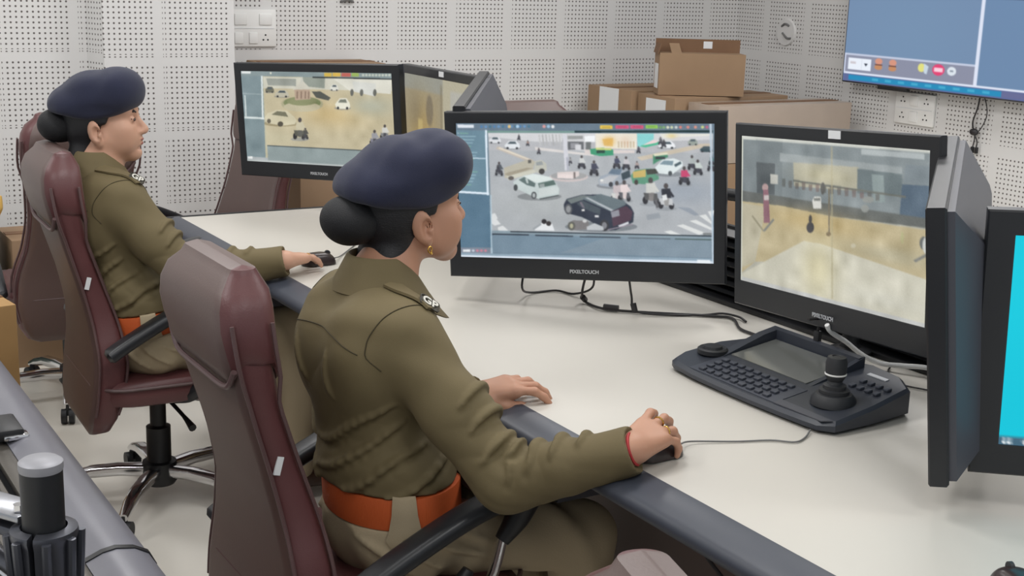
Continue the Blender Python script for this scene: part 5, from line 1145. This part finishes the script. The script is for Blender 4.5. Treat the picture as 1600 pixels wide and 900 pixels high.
    for sp, el, s in ((rs, re_, -1), (ls, le, 1)):
        axv = unit(V3(0.05, s*0.8, -0.30)+0.25*unit(el-sp)); seam(circle_pts(sp+V3(0, -s*0.018, 0.0), axv, 0.075, -2.0, 2.0, V3(-0.2, 0, 1), 15))
    # ---- collar: stand and fold, open at the throat
    cN = nb+V3(0.0, 0, 0.026); rings = []
    prof = [(0.058, -0.030), (0.0585, 0.018), (0.0600, 0.027), (0.0640, 0.030), (0.0690, 0.026), (0.0800, 0.004), (0.0930, -0.022), (0.1010, -0.036), (0.0980, -0.038), (0.0820, -0.012)]
    angs = np.linspace(0.45, 2*PI-0.45, 48)
    for rr_, zz_ in prof:
        ring = []
        for a in angs:
            front = max(0, math.cos(a)); outer = max(0, (rr_-0.064)/0.037)
            drop = -0.045*front-0.030*front*outer
            ring.append(Lf(cN+V3(0.008+rr_*(1+0.42*front*outer)*math.cos(a), rr_*math.sin(a)*(1+0.05*outer), 0.008+zz_+drop)))
        rings.append(ring)
    cm = MB(); cm.loft(rings, cap=False, closed=False); cm.build('collar', M['shirt'], shirt, 60)
    # ---- shoulder straps with metal letters
    for s, sp, nm in ((-1, rs, 'r'), (1, ls, 'l')):
        a_ = nb+V3(-0.015, s*0.085, 0.03); b_ = sp+V3(0.035, s*0.012, 0.05); rings = []; frames = []
        for t in np.linspace(0, 1, 11):
            p_, n_ = g.project(a_+(b_-a_)*t, 0.004); frames.append((p_, n_))
        for i, (p_, n_) in enumerate(frames):
            d_ = unit(frames[min(i+1, 10)][0]-frames[max(i-1, 0)][0]); wv = unit(np.cross(n_, d_)); w_ = 0.017+0.004*i/10
            rings.append([Lf(p_+wv*u_*w_+n_*v_) for u_, v_ in ((-1, -0.003), (1, -0.003), (1, 0.002), (0, 0.003), (-1, 0.002))])
        strap = MB().loft(rings).build('shoulder_strap', M['shirt'], shirt, 50)
        p_, n_ = frames[9]; d_ = unit(frames[10][0]-frames[7][0]); n2 = unit(n_+V3(-0.15, s*0.35, 0.0)); tx = unit(np.cross(V3(0, 0, 1), n2)) if P.get('badge_flat') else unit(V3(0.85, -0.45, -0.15)-n2*np.dot(V3(0.85, -0.45, -0.15), n2))
        ty = np.cross(n2, tx); Mx = Matrix.Identity(4)
        for i, v in enumerate((tx, ty, n2)):
            for j in range(3): Mx[j][i] = v[j]
        pos = Lf(p_+n_*0.006)
        for j in range(3): Mx[j][3] = pos[j]
        bd = obj('badge', text_mesh('GP', 0.027, 0.0014), M['silver'], strap); bd.matrix_local = Mx
        fr = MB(); fr.tube([(x, y, -0.001) for x, y in rrect(0.042, 0.028, 0.008, 4)]+[(0.021, 0.006, -0.001)], 0.0014, 6, 0)
        fr.box((0, 0, -0.003), (0.040, 0.026, 0.002), bevel=0.0008)
        fb = fr.build('badge_plate', M['badge_back'], strap); fb.matrix_local = Mx
    # ---- trousers
    lo3 = np.minimum.reduce([pel-0.2, P['rknee']-0.12, P['lknee']-0.12, P['rank']-0.12]); lo3[2] = 0.05; hi3 = np.maximum.reduce([pel+0.2, P['rknee']+0.14, P['lknee']+0.14, P['lank']+0.12])
    g = Field(lo3, hi3, 0.006)
    g.ell(pel+V3(0, 0, -0.015), (0.126, 0.170, 0.120), 0.03); g.ell(pel+V3(-0.005, 0, 0.05), (0.112, 0.150, 0.10), 0.03)
    for s, kn, an in ((-1, P['rknee'], P['rank']), (1, P['lknee'], P['lank'])):
        hp = pel+V3(0.02, s*0.088, -0.015); g.cap(hp, kn, 0.092, 0.066, 0.03); g.cap(kn, an+V3(0, 0, -0.01), 0.068, 0.056, 0.03)
        for t in (0.15, 0.3, 0.45):
            g.chain(circle_pts(hp+(kn-hp)*t, unit(kn-hp)+V3(0, s*0.4, 0.3), 0.088-0.02*t, -1.2, 1.2, V3(0, 0, 1), 7), [0.004, .009, .010, .010, .010, .009, .004], 0.014)
    g.cloth(lambda x, y, z: 0.004*np.sin(26*x+34*y+2.5*np.sin(21*x+9*z))*np.sin(18*z+7*x+1.0)+0.0025*np.sin(60*y+40*x))
    for sg in (-1, 1):
        for pts_, rr in (([(.02, .165, .03), (.06, .16, .0), (.13, .15, -.03)], 0.007), ([(.0, .172, .0), (.06, .17, -.03), (.13, .155, -.055)], 0.0065), ([(-.07, .155, .03), (-.03, .17, -.02), (.03, .17, -.06)], 0.007), ([(.09, .13, .03), (.15, .12, .01), (.22, .115, .0)], 0.007), ([(-.11, .08, .0), (-.08, .14, -.03), (-.02, .17, -.08)], 0.0065)):
            crease([pel+V3(p[0], sg*p[1], p[2]) for p in pts_], rr)
    g.half(P['belt_c']-P['belt_n']*0.063, P['belt_n'], 0.0)
    tro = obj('trousers', g.mesh('trousers', o, 1), M['trouser'], body)
    # ---- belt with a trouser loop buttoned over it
    bn, bc_ = P['belt_n'], P['belt_c']; ux = unit(V3(1, 0, 0)-bn*bn[0]); uy = np.cross(bn, ux); rx_, ry_ = P['belt_r']
    BP = lambda a, g_, t: Lf(bc_+ux*(rx_+g_)*math.cos(a)+uy*(ry_+g_)*math.sin(a)+bn*t)
    MB().loft([[BP(a, g_, t) for a in np.linspace(0, 2*PI, 65)[:-1]] for g_, t in ((-0.03, -0.062), (0.001, -0.062), (0.002, -0.058), (0.002, -0.003), (0.001, 0.0), (-0.03, 0.0))], cap=False).build('belt', M['belt'], body, 40)
    for a0 in P['loops']:
        lm = MB(); rings = []
        for t, g_, w_ in ((0.008, 0.004, 0.020), (0.004, 0.008, 0.020), (-0.03, 0.0085, 0.0225), (-0.062, 0.010, 0.028), (-0.078, 0.012, 0.033), (-0.092, 0.012, 0.026), (-0.100, 0.010, 0.010)):
            rings.append([BP(a0+w_/rx_*u_, g_+v_, t) for u_, v_ in ((-1, -0.002), (-0.4, 0.0025), (0.4, 0.0025), (1, -0.002), (0, -0.003))])
        lp = lm.loft(rings).build('belt_loop', M['trouser'], body, 50)
        c_, d_ = BP(a0, 0.014, -0.079), BP(a0, 0.019, -0.079)
        MB().cyl(c_, d_, 0.008, 0.007, seg=16).build('button', M['button'], lp)
    # ---- shoes
    for an in (P['rank'], P['lank']):
        g = Field(an+V3(-0.10, -0.07, -0.12), an+V3(0.24, 0.07, 0.05), 0.005)
        g.cap(an+V3(-0.02, 0, -0.035), an+V3(0.15, 0, -0.052), 0.042, 0.036, 0.03); g.cap(an, an+V3(0, 0, -0.03), 0.044, k=0.03); g.half((0, 0, 0.006), (0, 0, -1))
        obj('shoe', g.mesh('shoe', o), M['shoe'], body)
    return body, tr, tl, Lf

def finger_ring(body, tips, name, Lf, seg=0, t=0.45):
    pts, dirs = tips[name]; c = pts[seg]+(pts[seg+1]-pts[seg])*t; d = dirs[seg]; x, y = basis(d)
    MB().tube([Lf(c)+np.array(x)*0.0098*math.cos(a)+np.array(y)*0.0098*math.sin(a) for a in np.linspace(0, 2*PI, 21)], 0.0014, 6, 0).build('finger_ring', M['gold'], body)

IDX = dict
# near person ------------------------------------------------------------------
yawm = lambda yaw, pit, rol=0.0: rotm((0, 0, 1), yaw) @ rotm((0, 1, 0), pit) @ rotm((1, 0, 0), rol)
P1 = dict(base=(-0.26, 0.93, 0.0), h=0.0032, skin=M['skin'],
    label='person in olive khaki shirt and navy beret seated nearest the camera, hand on mouse',
    pelvis=V3(-0.25, 0.93, 0.555), waist=V3(-0.268, 0.938, 0.68), chest=V3(-0.285, 0.958, 0.845), neck=V3(-0.255, 0.985, 0.998),
    head=V3(-0.178, 1.005, 1.144), headR=yawm(0.0, -0.07),
    rsh=V3(-0.272, 0.828, 0.925), lsh=V3(-0.262, 1.118, 0.930), relb=V3(-0.166, 0.632, 0.700), rwrist=V3(-0.020, 0.468, 0.792),
    lelb=V3(-0.25, 1.18, 0.665), lwrist=V3(-0.066, 0.935, 0.758),
    rknee=V3(0.125, 0.815, 0.468), lknee=V3(0.125, 1.06, 0.468), rank=V3(0.15, 0.80, 0.115), lank=V3(0.17, 1.07, 0.115),
    rhand=(V3(1, 0.36, 0.24), V3(-0.2, -0.30, 1), V3(0, 1, 0), dict(index=(0.05, 0.55, 0.50, 0.20), middle=(0.12, 0.60, 0.50, 0.03), ring=(0.36, 0.66, 0.52, -0.18), little=(0.52, 0.62, 0.50, -0.42), thumb=(0.75, 0.35, 0.15, 0.75))),
    lhand=(V3(0.84, -0.34, 0.30), V3(-0.2, -0.15, 1), V3(0, -1, 0), dict(index=(0.35, 0.55, 0.30, 0.10), middle=(0.40, 0.55, 0.35, -0.04), ring=(0.40, 0.6, 0.4, -0.18), little=(0.45, 0.6, 0.4, -0.34), thumb=(0.25, -0.20, -0.35, 0.50))),
    beltz=0.635, belt_c=V3(-0.252, 0.93, 0.640), belt_n=unit(V3(-0.05, 0.0, 1)), belt_r=(0.126, 0.166), loops=(-1.95,))
b1, tr1, tl1, L1 = officer(P1)
finger_ring(b1, tr1, 'ring', L1); finger_ring(b1, tr1, 'middle', L1, 0, 0.55)
tp, td = tl1['thumb']; nl = Field(tp[3]-0.03, tp[3]+0.03, 0.0015); nl.ell(tp[3]+td[2]*0.002+V3(0, -0.002, 0.005), (0.0075, 0.006, 0.0048), 0.0)
obj('thumb_nail', nl.mesh('thumb_nail', P1['base']), M['nail'], b1)
wr = P1['rwrist']; dr = unit(wr-P1['relb']); x_, y_ = basis(dr)
MB().tube([L1(wr+dr*0.010)+np.array(x_)*0.0275*math.cos(a)+np.array(y_)*0.0275*math.sin(a) for a in np.linspace(0, 2*PI, 25)], 0.003, 6, 0).build('wrist_thread', M['red'], b1)
er = P1['head']+P1['headR'] @ V3(-0.004, -0.083, -0.070)
eb = MB().tube([L1(er+V3(0.004*math.cos(a), -0.001, 0.006*math.sin(a))) for a in np.linspace(0, 2*PI, 13)], 0.0014, 6, 0); eb.sphere(L1(er+V3(0.002, -0.002, -0.007)), (0.0035, 0.0035, 0.0035), 8)
eb.build('earring', M['gold'], b1)
# far person -------------------------------------------------------------------
P2 = dict(base=(-0.33, 2.46, 0.0), h=0.0038, skin=M['skin_pale'],
    label='person in olive khaki shirt and navy beret farther left, seen in profile',
    pelvis=V3(-0.31, 2.44, 0.555), waist=V3(-0.345, 2.462, 0.69), chest=V3(-0.385, 2.495, 0.855), neck=V3(-0.40, 2.53, 1.005),
    head=V3(-0.368, 2.543, 1.150), headR=yawm(-0.45, -0.06),
    rsh=V3(-0.372, 2.362, 0.935), lsh=V3(-0.372, 2.655, 0.935), relb=V3(-0.238, 2.236, 0.748), rwrist=V3(-0.012, 2.105, 0.800),
    lelb=V3(-0.30, 2.66, 0.68), lwrist=V3(-0.155, 2.42, 0.690),
    rknee=V3(0.10, 2.33, 0.535), lknee=V3(0.10, 2.56, 0.535), rank=V3(0.11, 2.32, 0.115), lank=V3(0.14, 2.58, 0.115),
    rhand=(V3(1, 0.60, -0.02), V3(-0.1, 0.05, 1), V3(0, 1, 0), dict(index=(0.12, 0.25, 0.25, 0.10), middle=(0.15, 0.28, 0.28, 0.02), ring=(0.22, 0.32, 0.3, -0.10), little=(0.28, 0.36, 0.32, -0.22), thumb=(0.7, 0.35, 0.15, 0.4))),
    lhand=(V3(0.9, -0.5, -0.10), V3(0.1, 0.0, 1), V3(0, -1, 0), dict(index=(0.15, 0.3, 0.25, 0.10), middle=(0.18, 0.3, 0.28, 0.0), ring=(0.2, 0.32, 0.3, -0.10), little=(0.25, 0.36, 0.3, -0.22), thumb=(0.7, 0.3, 0.1, 0.4))),
    beltz=0.635, belt_c=V3(-0.315, 2.445, 0.640), belt_n=unit(V3(-0.16, -0.02, 1)), belt_r=(0.126, 0.166), loops=(-1.75,))
b2, tr2, tl2, L2 = officer(P2)
finger_ring(b2, tr2, 'ring', L2)

# ------------------------------------------------------------------ groups of repeats
GROUPS = {'touch_monitor': 'touch monitors along the cream desk', 'office_chair': 'maroon leather office chairs', 'computer_mouse': 'computer mice on the cream desk', 'mouse_cable': 'mouse leads on the cream desk',
          'monitor_cable': 'black cables under the junction screen', 'hanging_lead': 'black leads hanging under the desk', 'computer_keyboard': 'keyboards on the pull-out trays', 'keyboard_tray': 'pull-out keyboard trays',
          'monitor_stand': 'monitor stands along the louvred rail', 'person': 'uniformed people seated at the desk'}
for ob in scene.objects:
    if ob.parent is None and 'category' in ob:
        base = ob.name.split('.')[0]
        if base in GROUPS: ob['group'] = GROUPS[base]
        elif base == 'cardboard_box': ob['group'] = 'cardboard boxes stacked in the far corner' if ob.location.x > 2 else 'cardboard boxes by the far left wall'
